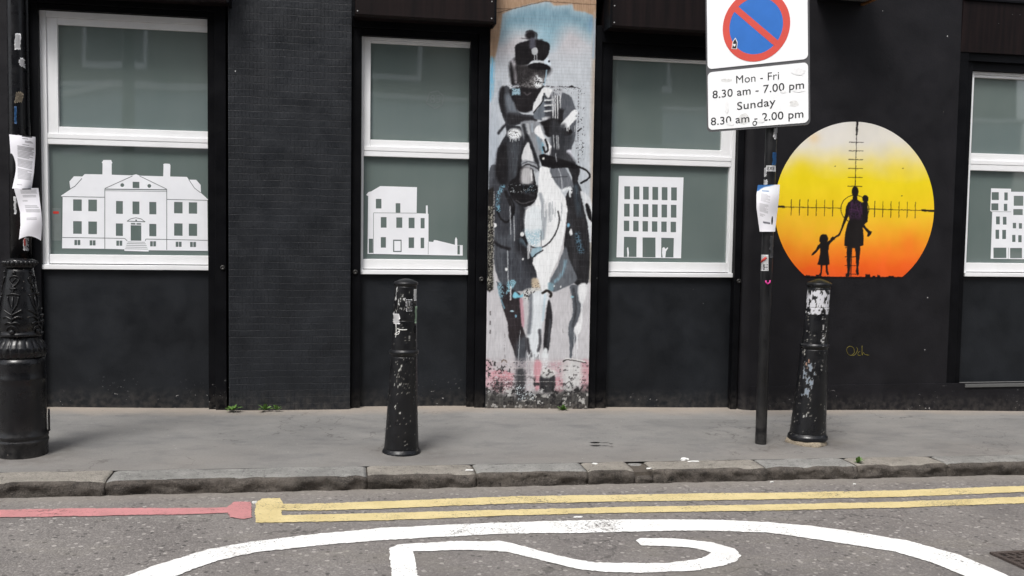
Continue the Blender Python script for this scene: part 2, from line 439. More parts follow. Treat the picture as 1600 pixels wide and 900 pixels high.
def m_kerb(name, a, b, sc=1.0):
    t = T(name)
    c = t.mix(t.ramp(t.noise(9, 6, 0.65), 0.3, 0.7), a, b)
    c = t.mix(t.ramp(t.noise(130, 3, 0.7), 0.5, 0.75), c, tuple(v * 1.35 for v in b))
    c = t.mix(t.ramp(t.noise(34, 4, 0.7), 0.56, 0.70), c, tuple(v * 0.5 for v in a))
    c = t.mix(t.math('MULTIPLY', t.ramp(t.noise(3.2, 4), 0.5, 0.65), 0.4), c, tuple(v * 0.75 for v in a))
    nrm = t.bump(t.noise(48, 6, 0.72), 0.9, 0.014)
    return t.out(c, 0.8, nrm, 0.3)
M['kerb_grey'] = m_kerb('grey_granite', (0.165, 0.163, 0.155), (0.265, 0.260, 0.245))
M['kerb_warm'] = m_kerb('warm_granite', (0.18, 0.166, 0.145), (0.28, 0.258, 0.226))
M['kerb_face'] = m_kerb('grimy_kerb_face', (0.026, 0.022, 0.019), (0.115, 0.100, 0.086))
M['joint'] = m_kerb('dirt_joint', (0.05, 0.043, 0.036), (0.10, 0.085, 0.07))
M['mortar_mound'] = m_kerb('sandy_mortar', (0.24, 0.20, 0.15), (0.30, 0.255, 0.19))
def m_leaf():
    t = T('weed_leaf')
    c = t.mix(t.noise(30, 3), (0.06, 0.135, 0.025), (0.125, 0.225, 0.05))
    return t.out(c, 0.45, None, 0.4)
M['leaf'] = m_leaf()
M['sign_white'] = m_flat('white_sign_face', (0.84, 0.85, 0.86), 0.3, var=0.04, sc=5)
M['sign_red'] = m_flat('red_sign_print', (0.62, 0.085, 0.065), 0.3, var=0.08, sc=5)
M['sign_blue'] = m_flat('blue_sign_print', (0.035, 0.16, 0.52), 0.3, var=0.1, sc=9)
M['sign_black'] = m_flat('black_sign_print', (0.028, 0.028, 0.03), 0.4)
M['sign_edge'] = m_flat('grey_sign_edge', (0.085, 0.085, 0.09), 0.45)
M['sign_scuff'] = m_flat('scuffed_white', (0.81, 0.815, 0.82), 0.55, var=0.12, sc=60)
M['sticker_white'] = m_flat('white_sticker', (0.78, 0.78, 0.79), 0.45, var=0.15, sc=60)
M['sticker_black'] = m_flat('black_sticker_print', (0.02, 0.02, 0.022), 0.45)
M['sticker_red'] = m_flat('red_sticker_print', (0.5, 0.04, 0.03), 0.45)
M['sticker_pink'] = m_flat('pink_paint', (0.62, 0.04, 0.28), 0.45)
M['sticker_blue'] = m_flat('blue_sticker_print', (0.03, 0.13, 0.33), 0.45, var=0.4, sc=80)
M['sticker_green'] = m_flat('pale_green_sticker', (0.35, 0.47, 0.36), 0.5)
M['orange_wood'] = m_flat('orange_wood_edge', (0.20, 0.085, 0.02), 0.5, var=0.5, sc=30)
M['drain'] = m_kerb('rusty_drain_iron', (0.045, 0.034, 0.030), (0.085, 0.066, 0.058))
M['drain_hole'] = m_flat('drain_dirt', (0.012, 0.011, 0.010), 0.9)
M['scrap'] = m_flat('litter_paper', (0.68, 0.68, 0.66), 0.7)
M['yellow_chalk'] = m_flat('yellow_signature_paint', (0.20, 0.165, 0.022), 0.6)

# ------------------------------------------------------------------ painter (numpy) for painted and printed surfaces
def _h(ix, iy, seed):
    v = np.sin(ix * 127.1 + iy * 311.7 + seed * 74.7) * 43758.5453
    return v - np.floor(v)
def vnoise(x, y, seed=0):
    ix, iy = np.floor(x), np.floor(y); fx, fy = x - ix, y - iy
    fx = fx * fx * (3 - 2 * fx); fy = fy * fy * (3 - 2 * fy)
    a, b = _h(ix, iy, seed), _h(ix + 1, iy, seed); c, d = _h(ix, iy + 1, seed), _h(ix + 1, iy + 1, seed)
    return (a * (1 - fx) + b * fx) * (1 - fy) + (c * (1 - fx) + d * fx) * fy
def fbm(x, y, oct=4, seed=0):
    s, a, n = 0, 0.5, 0
    for o in range(oct):
        s = s + a * vnoise(x * 2 ** o, y * 2 ** o, seed + o * 13); n += a; a *= 0.55
    return s / n
def cat_rom(pts, closed=True, k=5):
    P = [np.array(p, float) for p in pts]; n = len(P); out = []
    rngi = range(n) if closed else range(n - 1)
    for i in rngi:
        p0 = P[(i - 1) % n] if closed or i > 0 else P[i]
        p1, p2 = P[i], P[(i + 1) % n]
        p3 = P[(i + 2) % n] if closed or i + 2 < n else p2
        for j in range(k):
            t = j / k
            out.append(0.5 * ((2 * p1) + (-p0 + p2) * t + (2 * p0 - 5 * p1 + 4 * p2 - p3) * t * t + (-p0 + 3 * p1 - 3 * p2 + p3) * t ** 3))
    if not closed: out.append(P[-1])
    return np.array(out)
class Canvas:
    def __init__(s, x, y, bgc, warp=1.0, wscale=0.35, seed=1):
        s.x0, s.y0 = x, y
        s.seed = seed
        s.x = x + warp * 2 * (fbm(x * wscale, y * wscale, 3, seed) - 0.5)
        s.y = y + warp * 2 * (fbm(x * wscale, y * wscale, 3, seed + 50) - 0.5)
        s.c = np.tile(np.array(bgc, float), (len(x), 1))
        s.streak = fbm(x * 0.9, y * 0.045, 3, seed + 7)
        s.grit = fbm(x * 0.7, y * 0.7, 3, seed + 9)
        s.blot = fbm(x * 0.13, y * 0.13, 3, seed + 21)
    def _apply(s, idx, al, col):
        al = np.clip(al, 0, 1)[:, None]
        s.c[idx] = s.c[idx] * (1 - al) + np.array(col, float) * al
    def _tex(s, idx, al, dry, grit):
        if dry: al = al * np.clip((s.streak[idx] - dry * 0.75) * 6 + 0.5, 0, 1)
        if grit: al = al * np.clip((s.grit[idx] - grit) * 8 + 0.5, 0, 1)
        return al
    def sdf(s, pts, pad):
        pts = np.asarray(pts, float)
        lo, hi = pts.min(0) - pad, pts.max(0) + pad
        idx = np.nonzero((s.x > lo[0]) & (s.x < hi[0]) & (s.y > lo[1]) & (s.y < hi[1]))[0]
        px, py = s.x[idx], s.y[idx]
        d = np.full(len(idx), 1e9); ins = np.zeros(len(idx), bool)
        n = len(pts)
        for i in range(n):
            a, b = pts[i], pts[(i + 1) % n]
            e = b - a; L = e @ e + 1e-9
            t = np.clip(((px - a[0]) * e[0] + (py - a[1]) * e[1]) / L, 0, 1)
            d = np.minimum(d, (px - a[0] - t * e[0]) ** 2 + (py - a[1] - t * e[1]) ** 2)
            cnd = (a[1] > py) != (b[1] > py)
            if abs(e[1]) > 1e-9: ins ^= cnd & (px < e[0] * (py - a[1]) / e[1] + a[0])
        d = np.sqrt(d)
        return idx, np.where(ins, d, -d)
    def poly(s, pts, col, soft=0.9, al=1.0, dry=0, grit=0, curve=True):
        if curve and len(pts) > 3: pts = cat_rom(pts)
        idx, d = s.sdf(pts, soft * 2 + 1)
        s._apply(idx, s._tex(idx, al * np.clip(d / soft * 0.5 + 0.5, 0, 1), dry, grit), col)
    def ell(s, cx, cy, rx, ry, col, soft=0.9, al=1.0, dry=0, grit=0):
        q = np.sqrt(((s.x - cx) / rx) ** 2 + ((s.y - cy) / ry) ** 2)
        d = (1 - q) * min(rx, ry)
        idx = np.nonzero(d > -2 * soft)[0]
        s._apply(idx, s._tex(idx, al * np.clip(d[idx] / soft * 0.5 + 0.5, 0, 1), dry, grit), col)
    def line(s, pts, wd, col, soft=0.7, al=1.0, dry=0, grit=0, curve=True):
        pts = cat_rom(pts, False) if curve and len(pts) > 2 else np.asarray(pts, float)
        pad = wd + soft * 2
        lo, hi = pts.min(0) - pad, pts.max(0) + pad
        idx = np.nonzero((s.x > lo[0]) & (s.x < hi[0]) & (s.y > lo[1]) & (s.y < hi[1]))[0]
        px, py = s.x[idx], s.y[idx]; d = np.full(len(idx), 1e9)
        for a, b in zip(pts, pts[1:]):
            e = b - a; L = e @ e + 1e-9
            t = np.clip(((px - a[0]) * e[0] + (py - a[1]) * e[1]) / L, 0, 1)
            d = np.minimum(d, (px - a[0] - t * e[0]) ** 2 + (py - a[1] - t * e[1]) ** 2)
        d = wd / 2 - np.sqrt(d)
        s._apply(idx, s._tex(idx, al * np.clip(d / soft * 0.5 + 0.5, 0, 1), dry, grit), col)
    def drips(s, x0, x1, y, l0, l1, n, col, wd=1.0, seed=0, al=0.9):
        r = random.Random(seed)
        for k in range(n):
            x = r.uniform(x0, x1); yy = y + r.uniform(-3, 3); L = r.uniform(l0, l1)
            s.line([(x, yy), (x + r.uniform(-.6, .6), yy + L)], r.uniform(.6, 1.2) * wd, col, 0.6, al, curve=False)
    def speck(s, pts, col, thr=0.62, scale=0.45, seed=0, al=1.0, soft=4.0, ay=1.0):
        idx, d = s.sdf(pts, 1)
        n = fbm(s.x0[idx] * scale, s.y0[idx] * scale * ay, 3, seed + 100)
        s._apply(idx, al * np.clip((n - thr) * 22, 0, 1) * np.clip(d / soft, 0, 1), col)
    def glow(s, cx, cy, rx, ry, col, al=1.0):
        q = ((s.x - cx) / rx) ** 2 + ((s.y - cy) / ry) ** 2
        s._apply(np.arange(len(s.x)), al * np.exp(-q), col)
def grid_mesh(name, P, nu, nv, colors, keep=None, alpha=None):
    """P: (nv*nu,3) points, rows of nu; colours 0..255 sRGB -> attribute 'paint'"""
    i = np.arange((nv - 1) * (nu - 1)); r, c = i // (nu - 1), i % (nu - 1)
    a = r * nu + c
    q = np.stack([a, a + 1, a + nu + 1, a + nu], 1)
    if keep is not None: q = q[keep[q].all(1)]
    me = bpy.data.meshes.new(name)
    used = np.unique(q); rem = np.full(len(P), -1); rem[used] = np.arange(len(used))
    me.from_pydata([tuple(p) for p in P[used]], [], rem[q].tolist())
    at = me.attributes.new('paint', 'FLOAT_COLOR', 'POINT')
    L = lin(np.clip(colors[used], 0, 255)) * 0.9
    al = np.ones((len(used), 1)) if alpha is None else alpha[used][:, None]
    at.data.foreach_set('color', np.hstack([L, al]).astype(np.float32).ravel())
    me.update()
    return me

# ================================================================== SETTING: road, pavement, kerb
bm = BM()
xs = [-80, -30, -12] + list(np.linspace(-6, 10, 33)) + [16, 40, 80]
ys = [-80, -40, -20, -12] + list(np.linspace(-8, -1.5, 27))
g = [[bm.verts.new((x, y, road_z(x, y) if abs(x) < 30 else road_z(30 * (1 if x > 0 else -1), y))) for x in xs] for y in ys]
for j in range(len(ys) - 1):
    for i in range(len(xs) - 1): bm.faces.new([g[j][i], g[j][i + 1], g[j + 1][i + 1], g[j + 1][i]])
tag(obj('road', bm, M['road'], base=(0, -4, -0.1)), kind='structure')

def kf(x): return -1.837 + 0.0325 * x          # kerb front edge
def kb(x): return -1.633 + 0.0285 * x          # kerb back edge
bm = BM()
xs = np.linspace(-14, 20, 137)
rows = []
for t in np.linspace(0, 1, 21):
    rows.append([])
    for x in xs:
        y0 = kb(x) - 0.0; y = y0 + (0.35 - y0) * t
        dz = 0.006 * (math.sin(x * 1.7 + y * 3) + math.sin(x * 0.9 - y * 2.1)) * min(1, t * 4)
        rows[-1].append(bm.verts.new((x, y, pav(x, y) + dz)))
for j in range(len(rows) - 1):
    for i in range(len(xs) - 1): bm.faces.new([rows[j][i], rows[j][i + 1], rows[j + 1][i + 1], rows[j + 1][i]])
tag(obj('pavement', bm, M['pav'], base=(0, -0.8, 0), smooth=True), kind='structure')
# dirt bed that fills the joints between the kerbstones
bm = BM()
xs = np.linspace(-14, 20, 69)
for x0, x1 in zip(xs, xs[1:]):
    v = []
    for x in (x0, x1):
        v += [(x, kb(x) + 0.03, pav(x, kb(x)) - 0.014), (x, kf(x) + 0.022, pav(x, kf(x)) - 0.016), (x, kf(x) + 0.016, road_z(x, kf(x)) - 0.02)]
    q = [bm.verts.new(p) for p in v]
    bm.faces.new([q[0], q[1], q[4], q[3]]); bm.faces.new([q[1], q[2], q[5], q[4]])
tag(obj('kerb_bed', bm, M['joint'], base=(0, -1.7, -0.1)), kind='structure')

def kx(px, py): return float(gp(px, py)[0])
jx = [-9.0, -6.4, -3.9, kx(168, 747), kx(573, 735), kx(740, 731), kx(914, 731), kx(985, 728), kx(1012, 727), kx(1187, 724), kx(1330, 722), kx(1470, 720), 6.3, 8.4, 11.0]
klab = {2: 'pale sandy granite kerbstone at the left edge, with the black lamp post behind it',
        3: 'longest bluish grey granite kerbstone, beside the red line on the road',
        4: 'sandy granite kerbstone with white scraps at its right end, right of the left bollard',
        5: 'speckled granite kerbstone below the painted horse, left of the short worn stone',
        6: 'short worn granite kerbstone just left of the broken kerb gap',
        7: 'tiny broken sunken stone filling the gap in the kerb',
        8: 'granite kerbstone with crumpled white litter lying on top',
        9: 'mottled granite kerbstone in front of the leaning bollard',
        10: 'warm grey kerbstone right of the small weed growing in the kerb',
        11: 'dark faced granite kerbstone at the right edge, below the circle mural'}
for i in range(len(jx) - 1):
    x0, x1 = jx[i] + 0.0035, jx[i + 1] - 0.0035
    if x1 < -5.5 or x0 > 7.5: continue
    n = max(4, int((x1 - x0) / 0.02)); m = 9; hf = 6
    broken = i == 7
    bm = BM(); grid = []
    off = i * 7.3
    for a in range(n + 1):
        u = a / n; x = x0 + (x1 - x0) * u
        yb, yf = kb(x), kf(x)
        endr = 0.0065 * (math.exp(-u * (x1 - x0) / 0.013) + math.exp(-(1 - u) * (x1 - x0) / 0.013))
        rowv = []
        for b in range(m + 1):
            t = b / m; y = yb + (yf - yb) * t
            nz = 0.006 * (vnoise(np.array([x * 9 + off]), np.array([y * 9.0]), 3)[0] - 0.5)
            chp = max(0.0, fbm(np.array([x * 7 + off]), np.array([off]), 3, 9)[0] - 0.45) * 4
            rd = (0.006 + 0.006 * min(chp, 1.2)) * max(0, (t - 0.80 + 0.1 * min(chp, 1)) / 0.2) ** 2
            z = pav(x, y) + nz - rd - endr - (0.010 + 0.030 * t if broken else 0)
            rowv.append(bm.verts.new((x, y, z)))
        ztop = rowv[-1].co.z; zb = road_z(x, yf) - 0.02
        for b in range(1, hf + 1):
            t = b / hf; z = ztop + (zb - ztop) * t
            ny = 0.055 * (fbm(np.array([x * 11 + off]), np.array([z * 24.0]), 4, 5)[0] - 0.56) + 0.012 * t
            rowv.append(bm.verts.new((x, yf - 0.004 + ny + endr * 0.5, z)))
        grid.append(rowv)
    for a in range(n):
        for b in range(m + hf):
            f = bm.faces.new([grid[a][b], grid[a][b + 1], grid[a + 1][b + 1], grid[a + 1][b]])
            f.material_index = 0 if b < m - 1 else 1
    for a, rev in ((0, False), (n, True)):     # end faces
        rv = grid[a]; last = bm.verts.new((rv[0].co.x, rv[0].co.y, rv[-1].co.z))
        f = bm.faces.new((rv + [last]) if rev else list(reversed(rv + [last]))); f.material_index = 1
    o = obj('kerbstone', bm, [M['kerb_warm'] if i in (2, 4, 6, 8, 10) else M['kerb_grey'], M['kerb_face']], smooth=True)
    tag(o, klab.get(i, 'granite kerbstone further along the kerb outside the photo'), 'kerbstone', 'granite kerbstones along the road edge')

# ------------------------------------------------------------------ paint on the road (sheets 4 mm above it)
def road_poly(name, px, mat, label, cat, jit=0.004, group=None, dz=0.004, holes=None):
    pts = [rp(*p, dz) for p in px]
    out = []
    n = len(pts)
    for i in range(n):
        a, b = pts[i], pts[(i + 1) % n]
        L = np.linalg.norm(b - a); k = max(1, int(L / 0.014))
        for j in range(k):
            p = a + (b - a) * j / k
            e = 0.016 * (fbm(np.array([p[0] * 9]), np.array([p[1] * 30]), 4, 6)[0] - 0.5)
            out.append((p[0] + random.gauss(0, jit * 0.5), p[1] + e + random.gauss(0, jit * 0.6)))
    bm = BM()
    poly_prism(bm, out, lambda a, b: (a, b, road_z(a, b) + dz), None, front_only=True)
    bmesh.ops.recalc_face_normals(bm, faces=bm.faces)
    for f in bm.faces:
        if f.normal.z < 0: f.normal_flip()
    return tag(obj(name, bm, mat), label, cat, group)
red = [(-260, 801), (0, 796.5), (100, 794.5), (200, 793.5), (300, 794), (355, 792.5), (366, 784), (392, 784), (393, 808), (380, 811), (360, 808), (355, 801), (300, 803), (200, 805), (100, 806.5), (0, 808), (-260, 813)]
road_poly('red_line', red, M['red_mark'], 'faded red painted line ending in a small block before the yellow lines', 'road marking')
ytop = [(398, 800), (400, 785), (410, 779), (438, 778), (442, 787), (480, 787), (600, 783), (800, 775.5), (1000, 772.5), (1100, 770.5), (1200, 770), (1400, 766), (1600, 759), (1800, 754), (2300, 742)]
ybot = [(2300, 768), (1800, 780), (1600, 786), (1400, 793), (1200, 797.5), (1000, 800.5), (800, 805), (600, 813), (500, 815), (440, 816), (400, 816)]
mid_lo = [(440, 797.5), (480, 797.5), (600, 794.5), (800, 786.5), (1000, 783), (1200, 780), (1400, 776.5), (1600, 768.5), (1800, 763), (2300, 750)]
mid_hi = [(2300, 761), (1800, 771), (1600, 776), (1400, 784), (1200, 788), (1000, 791.5), (800, 796), (600, 801.5), (440, 805)]
road_poly('yellow_lines', ytop + ybot[:0] + list(reversed(mid_lo)) + list(reversed(mid_hi)) + ybot, M['yellow_mark'], 'double yellow no-parking lines joined by a block at their left end', 'road marking')
oo = [(120, 960), (197, 900), (250, 881), (325, 858), (400, 845), (500, 833.5), (600, 824.5), (700, 819.5), (800, 816), (900, 813), (1000, 811.5), (1100, 811.5), (1200, 815.5), (1270, 822), (1350, 833), (1420, 845), (1500, 867), (1573, 898), (1680, 965)]
oi = [(1570, 965), (1508, 900), (1460, 880), (1400, 862), (1300, 846), (1200, 832), (1100, 828.5), (1000, 830), (900, 832.5), (800, 833.5), (700, 838), (600, 843.5), (500, 852), (400, 862.5), (340, 876), (300, 889), (275, 900), (205, 960)]
road_poly('white_oval', oo + oi, M['white_mark'], 'large white painted oval outline around a speed number on the road', 'road marking')
two = [(608, 856), (625, 850.5), (700, 846), (780, 845), (800, 849), (850, 862), (900, 874.5), (940, 879), (1000, 879.5), (1040, 879), (1085, 874.5), (1105, 868), (1111, 863), (1085, 856), (1040, 852.5), (1002, 852), (993, 843.5), (1000, 840.5), (1060, 841.5), (1110, 847), (1148, 857), (1158, 868), (1152, 875), (1130, 884), (1080, 892), (1010, 895), (940, 893), (900, 888), (850, 876), (800, 863.5), (770, 860), (720, 859), (646, 862), (653, 900), (664, 960), (620, 960), (612, 900)]
road_poly('painted_number', two, M['white_mark'], 'white digit 2 painted upside down inside the oval on the road', 'road marking')

# drain cover at the bottom right corner
dc = [rp(*p) for p in ((1546, 866), (1700, 858), (1790, 905), (1615, 905))]
e1 = Vector(dc[1] - dc[0]); e1.z = 0; W1 = 0.46; e1.normalize()
e2 = Vector((dc[3] - dc[0])); e2.z = 0; e2.normalize()
e2 = (e2 - e1 * e2.dot(e1)).normalized()
o0 = Vector(dc[0])
def dr(a, b, z): p = o0 + e1 * a + e2 * b; return (p.x, p.y, road_z(p.x, p.y) + z)
drain = empty('drain_cover', tuple(o0), 'rusty iron drain cover with a grid of slots at the lower right of the road', 'drain cover')
bm = BM()
def dbox(a0, a1, b0, b1, z0, z1):
    v = [bm.verts.new(dr(a, b, z)) for z in (z0, z1) for a, b in ((a0, b0), (a1, b0), (a1, b1), (a0, b1))]
    for f in ((3, 2, 1, 0), (4, 5, 6, 7), (0, 1, 5, 4), (1, 2, 6, 5), (2, 3, 7, 6), (3, 0, 4, 7)): bm.faces.new([v[i] for i in f])
dbox(0, W1, 0, .025, .001, .012); dbox(0, W1, W1 - .025, W1, .001, .012); dbox(0, .025, .0252, W1 - .0252, .001, .012); dbox(W1 - .025, W1, .0252, W1 - .0252, .001, .012)
obj('frame', bm, M['drain'], drain)
bm = BM()
for k in range(1, 10):
    q = .025 + (W1 - .05) * k / 10
    dbox(.0255, W1 - .0255, q - .008, q + .008, .003, .0095)
    dbox(q - .008, q + .008, .0255, W1 - .0255, .0032, .0105)
obj('grate', bm, M['drain'], drain)
bm = BM(); dbox(.026, W1 - .026, .026, W1 - .026, .0015, .0028)
obj('dirt_bed', bm, M['drain_hole'], drain)

# ================================================================== THE SHOP FRONT
HT = 7.0
bld = empty('shop_building', (1.5, 0.1, 0.0), 'black painted shop front with four white framed frosted windows and shutter boxes', 'building')
def part(name, bm, mat, parent=None, **kw): return obj(name, bm, mat, parent or bld, **kw)
GB = -0.35
def pier(name, x0, x1, mat, y0=0.0, z0=GB, z1=HT, bev=0.006, label=None):
    bm = BM(); box(bm, x0, x1, y0, 0.30, z0, z1, bev)
    o = part(name, bm, mat)
    if label: o['label'] = label
    return o
xl1 = X(47); xb0, xb1 = X(357), X(548); xm0, xm1 = X(761), X(923); xs0, xs1 = X(1160), X(1486); xe = X(1730)
pier('wall', -9.0, xl1, M['wall_black'], label='black rendered wall behind the lamp post')
pier('brick_pier', xb0, xb1, M['brick_black'], label='black painted brick pier between two windows')
pier('mural_pier', xm0, xm1, M['brick_black'], label='brick pier carrying the horse and rider mural')
# smooth pier with a rounded left corner
bm = BM()
pr = [(xs0 + 0.095, 0.0)] + [(xs0 + 0.095 - 0.095 * math.sin(t), 0.095 - 0.095 * math.cos(t)) for t in np.linspace(0.15, math.pi / 2, 9)] + [(xs0, 0.30), (xs1, 0.30), (xs1, 0.0)]
poly_prism(bm, pr, lambda a, b: (a, b, GB), lambda a, b: (a, b, HT))
bmesh.ops.recalc_face_normals(bm, faces=bm.faces)
part('rendered_pier', bm, M['wall_black'])['label'] = 'smooth black pier carrying the circle mural'
pier('wall', xe, 15.0, M['wall_black'], label='black wall beyond the last window')

# plinth under the right-hand bays
zl = Z(1540, 602, -0.012)
bm = BM(); box(bm, xs0 + 0.10, xe - 0.001, -0.006, 0.0 - 0.0005, GB, Z(1400, 600, -0.006), 0.003)
box(bm, xs1 + 0.001, xe - 0.001, 0.0005, 0.12, GB, zl - 0.004)
part('plinth', bm, M['wall_black'])['label'] = 'low black plinth running under the fourth window'
bm = BM(); box(bm, X(1507, 0.0, 600), xe - 0.002, -0.018, 0.11, zl - 0.016, zl + 0.013, 0.003)
part('plinth_sill', bm, M['seal'])

YF = 0.085
def make_window(pxl, pxr, upl, upr, lol, lor, ft, g1t, g1b, g2t, g2b, fb, mid, label, panel_z0):
    xL, xR = X(pxl, YF), X(pxr, YF)
    z = lambda py: Z(mid, py, YF)
    zt, a1, a0, b1, b0, zb = z(ft), z(g1t), z(g1b), z(g2t), z(g2b), z(fb)
    ul, ur, ll, lr = X(upl, YF, 150), X(upr, YF, 150), X(lol, YF, 330), X(lor, YF, 330)
    bm = BM(); bv = 0.003
    # outer frame
    so_ = min(0.055, (ll - xL) if ll - xL > 0.02 else 0.02); sr_ = max(0.02, min(0.06, xR - lr))
    box(bm, xL, xL + so_, YF, 0.16, zb, zt, bv); box(bm, xR - sr_, xR, YF, 0.16, zb, zt, bv)
    hd = min(0.045, (zt - a1) * 0.5)
    box(bm, xL + so_ + .0005, xR - sr_ - .0005, YF + 0.001, 0.16, zt - hd, zt - .0005, bv)
    # upper sash, set proud of the lower
    yu = YF + 0.012
    ul2, ur2 = max(ul, xL + so_ + 0.004), min(ur, xR - sr_ - 0.004)
    midz = (a0 + b1) / 2
    for s_ in ((xL + so_ + .001, ul2, midz + .012, zt - hd - .001), (ur2, xR - sr_ - .001, midz + .012, zt - hd - .001)):
        if s_[1] - s_[0] > 0.004: box(bm, s_[0], s_[1], yu, 0.155, s_[2], s_[3], min(bv, (s_[1] - s_[0]) * .3))
    if zt - hd - .001 - a1 > 0.004: box(bm, ul2 + .0003, ur2 - .0003, yu + .001, 0.155, a1, zt - hd - .001, min(bv, (zt - hd - a1) * .3))
    # meeting rail: three stepped boards
    box(bm, ul2 + .0004, ur2 - .0004, yu + .0015, 0.155, midz + .0125, a0, bv)
    box(bm, xL + so_ + .001, xR - sr_ - .001, YF - 0.001, 0.155, midz - .022, midz + .0115, bv)
    box(bm, xL + so_ + .0015, xR - sr_ - .0015, YF + 0.002, 0.155, b1, midz - .0225, bv)
    # glazing bead round the lower pane and the bottom rail
    zs = zb + 0.030
    box(bm, xL + so_ + .001, xR - sr_ - .001, YF + .006, 0.155, zs + .0065, b0, bv)
    if ll - (xL + so_) > .006: box(bm, xL + so_ + .0012, ll, YF + .006, 0.15, b0 + .0005, b1 - .0005, .002)
    if (xR - sr_) - lr > .006: box(bm, lr, xR - sr_ - .0012, YF + .006, 0.15, b0 + .0005, b1 - .0005, .002)
    win = part('window', bm, M['frame']); win['label'] = label
    bm = BM(); box(bm, ul2 - .01, ur2 + .01, YF + 0.040, YF + 0.046, a0 - .01, a1 + .01)
    obj('upper_pane', bm, M['glass'], win)
    bm = BM(); box(bm, xL + so_ - .01, xR - sr_ + .01, YF + 0.036, YF + 0.0395, b0 - .01, b1 + .005)
    obj('lower_pane', bm, M['glass'], win)
    bm = BM(); box(bm, xL - .002, xR + .002, YF - 0.022, 0.15, zb - .004, zs, .004)
    obj('sill', bm, M['frame'], win)
    # dark stall riser under it
    bm = BM(); box(bm, xL - 0.03, xR + 0.03, YF + 0.012, 0.16, panel_z0, zb - .0055)
    part('stall_riser', bm, M['panel_black'])
    return dict(xL=xL, xR=xR, zt=zt, zb=zb)
YG = YF + 0.036                       # front of the lower pane: the vinyl pictures stick to it
w1 = make_window(64, 341, 90, 330, 76, 332, 23, 43, 201, 228.5, 398.5, 420.5, 200, 'wide white window with a mansion cut-out, left of the brick pier', GB)
w2 = make_window(563, 741, 579, 736, 567, 736, 61, 69.5, 220, 246, 405.5, 428, 650, 'narrow white window with a small house cut-out, beside the horse mural', GB)
w3 = make_window(940, 1149, 944, 1131, 944, 1139, 91.5, 96, 232, 258, 410, 432, 1045, 'white window with a tall office block cut-out, behind the parking sign', GB)
w4 = make_window(1506, 1715, 1516, 1700, 1510, 1706, 113, 121.5, 240, 267, 411, 431.5, 1555, 'white window at the right edge with a stepped block of flats cut-out', zl - 0.0)

# shutter guide rails with bullet locks
def rail(strips, z0, z1, lock=None, brass=False, label=None):
    bm = BM()
    for a, b, y in strips: box(bm, a, b, y, 0.20, z0, z1, 0.003)
    r = part('shutter_rail', bm, M['rail_black'])
    if label: r['label'] = label
    if lock:
        x, z = wp(*lock, strips[-1][2])
        bm = BM()
        prof = [(0.019, 0), (0.0185, 0.006), (0.015, 0.012), (0.009, 0.0145), (0.0085, 0.011), (0.0, 0.0105)]
        lathe(bm, prof, 0, 0, 0, 20)
        bmesh.ops.rotate(bm, verts=bm.verts, cent=(0, 0, 0), matrix=Matrix.Rotation(math.radians(90), 3, 'X'))
        bmesh.ops.translate(bm, verts=bm.verts, vec=(x, strips[-1][2] - 0.0005, z))
        obj('bullet_lock', bm, M['brass' if brass else 'lock'], r)
    return r
YR = 0.02
HD = -.16
hz1, hz2, hz3 = Z(350, 4, HD), Z(660, 31, HD), Z(1030, 47, HD)
g = lambda px: X(px, YR)
rail([(xl1 + .004, X(64.5, .045), .045)], GB, hz1 + .05)
rail([(X(325.3, .05), X(337, .05), .05), (X(337, .05) + .001, xb0 - .018, YR)], GB, hz1 + .05, (348, 418))
rail([(xb1 + .003, X(563.5, .04), .04)], GB, hz2 + .05, (555, 425))
rail([(X(731.5, .05), X(743, .05), .05), (X(743, .05) + .001, xm0 - .003, YR)], GB, hz2 + .05, (752, 436))
rail([(xm1 + .003, X(934, YR), YR), (X(934, YR) + .001, X(951, .045), .045)], GB, hz3 + .05, (929.5, 434))
rail([(X(1146.5, .045), xs0 - .003, .03)], GB, hz3 + .05, (1154, 439))
rail([(xs1 + .002, X(1497, .03), .012), (X(1497, .03) + .001, X(1506.5, .045), .045)], zl - .004, Z(1520, 80), (1490, 407), True)

# shutter boxes, lintels and the wall above them
def hood(x0, x1, zb, h, front, mat, lip=True, label=None):
    bm = BM()
    pr = [(front, zb), (front - .012, zb + .015), (front - .012, zb + h - .03), (front + .03, zb + h), (.20, zb + h), (.20, zb + .012), (front + .03, zb + .012), (front + .03, zb)]
    poly_prism(bm, pr, lambda a, b: (x0, a, b), lambda a, b: (x1, a, b))
    bmesh.ops.recalc_face_normals(bm, faces=bm.faces)
    hd = part('shutter_box', bm, mat)
    if label: hd['label'] = label
    for xx in (x0 - .006, x1 - .012):
        bm = BM(); box(bm, xx, xx + .018, front - .018, .0 - .001, zb - .004, zb + h + .003, .003)
        obj('end_plate', bm, M['rail_black'], hd)
    for xx in (x0 + .03, x1 - .03):
        for zz in (zb + .035, zb + .16, zb + h - .06):
            bm = BM(); ball(bm, (xx, front - .0125, zz), .006, 1); obj('rivet', bm, M['rivet'], hd)
    return hd
hx = lambda px, py: wp(px, py, HD)[0]
H = 0.42
hood(xl1 - .03, hx(357, 10), hz1, H, HD, M['hood'], label='dark shutter box over the mansion window')
hood(hx(552, 28), hx(774, 33), hz2, H, HD, M['hood'], label='brownish shutter box left of the painted rider')
hood(hx(953, 40), hx(1176, 55), hz3, H, HD, M['hood'], label='brownish shutter box right of the painted rider')
zh4, zt4 = Z(1550, 83), Z(1550, 4)
bm = BM()
poly_prism(bm, [(-.012, zt4), (.004, zh4), (.16, zh4), (.16, zt4)], lambda a, b: (xs1 + .003, a, b), lambda a, b: (xe - .003, a, b))
bmesh.ops.recalc_face_normals(bm, faces=bm.faces)
part('shutter_box', bm, M['hood'])['label'] = 'flush black shutter box over the window at the right edge'
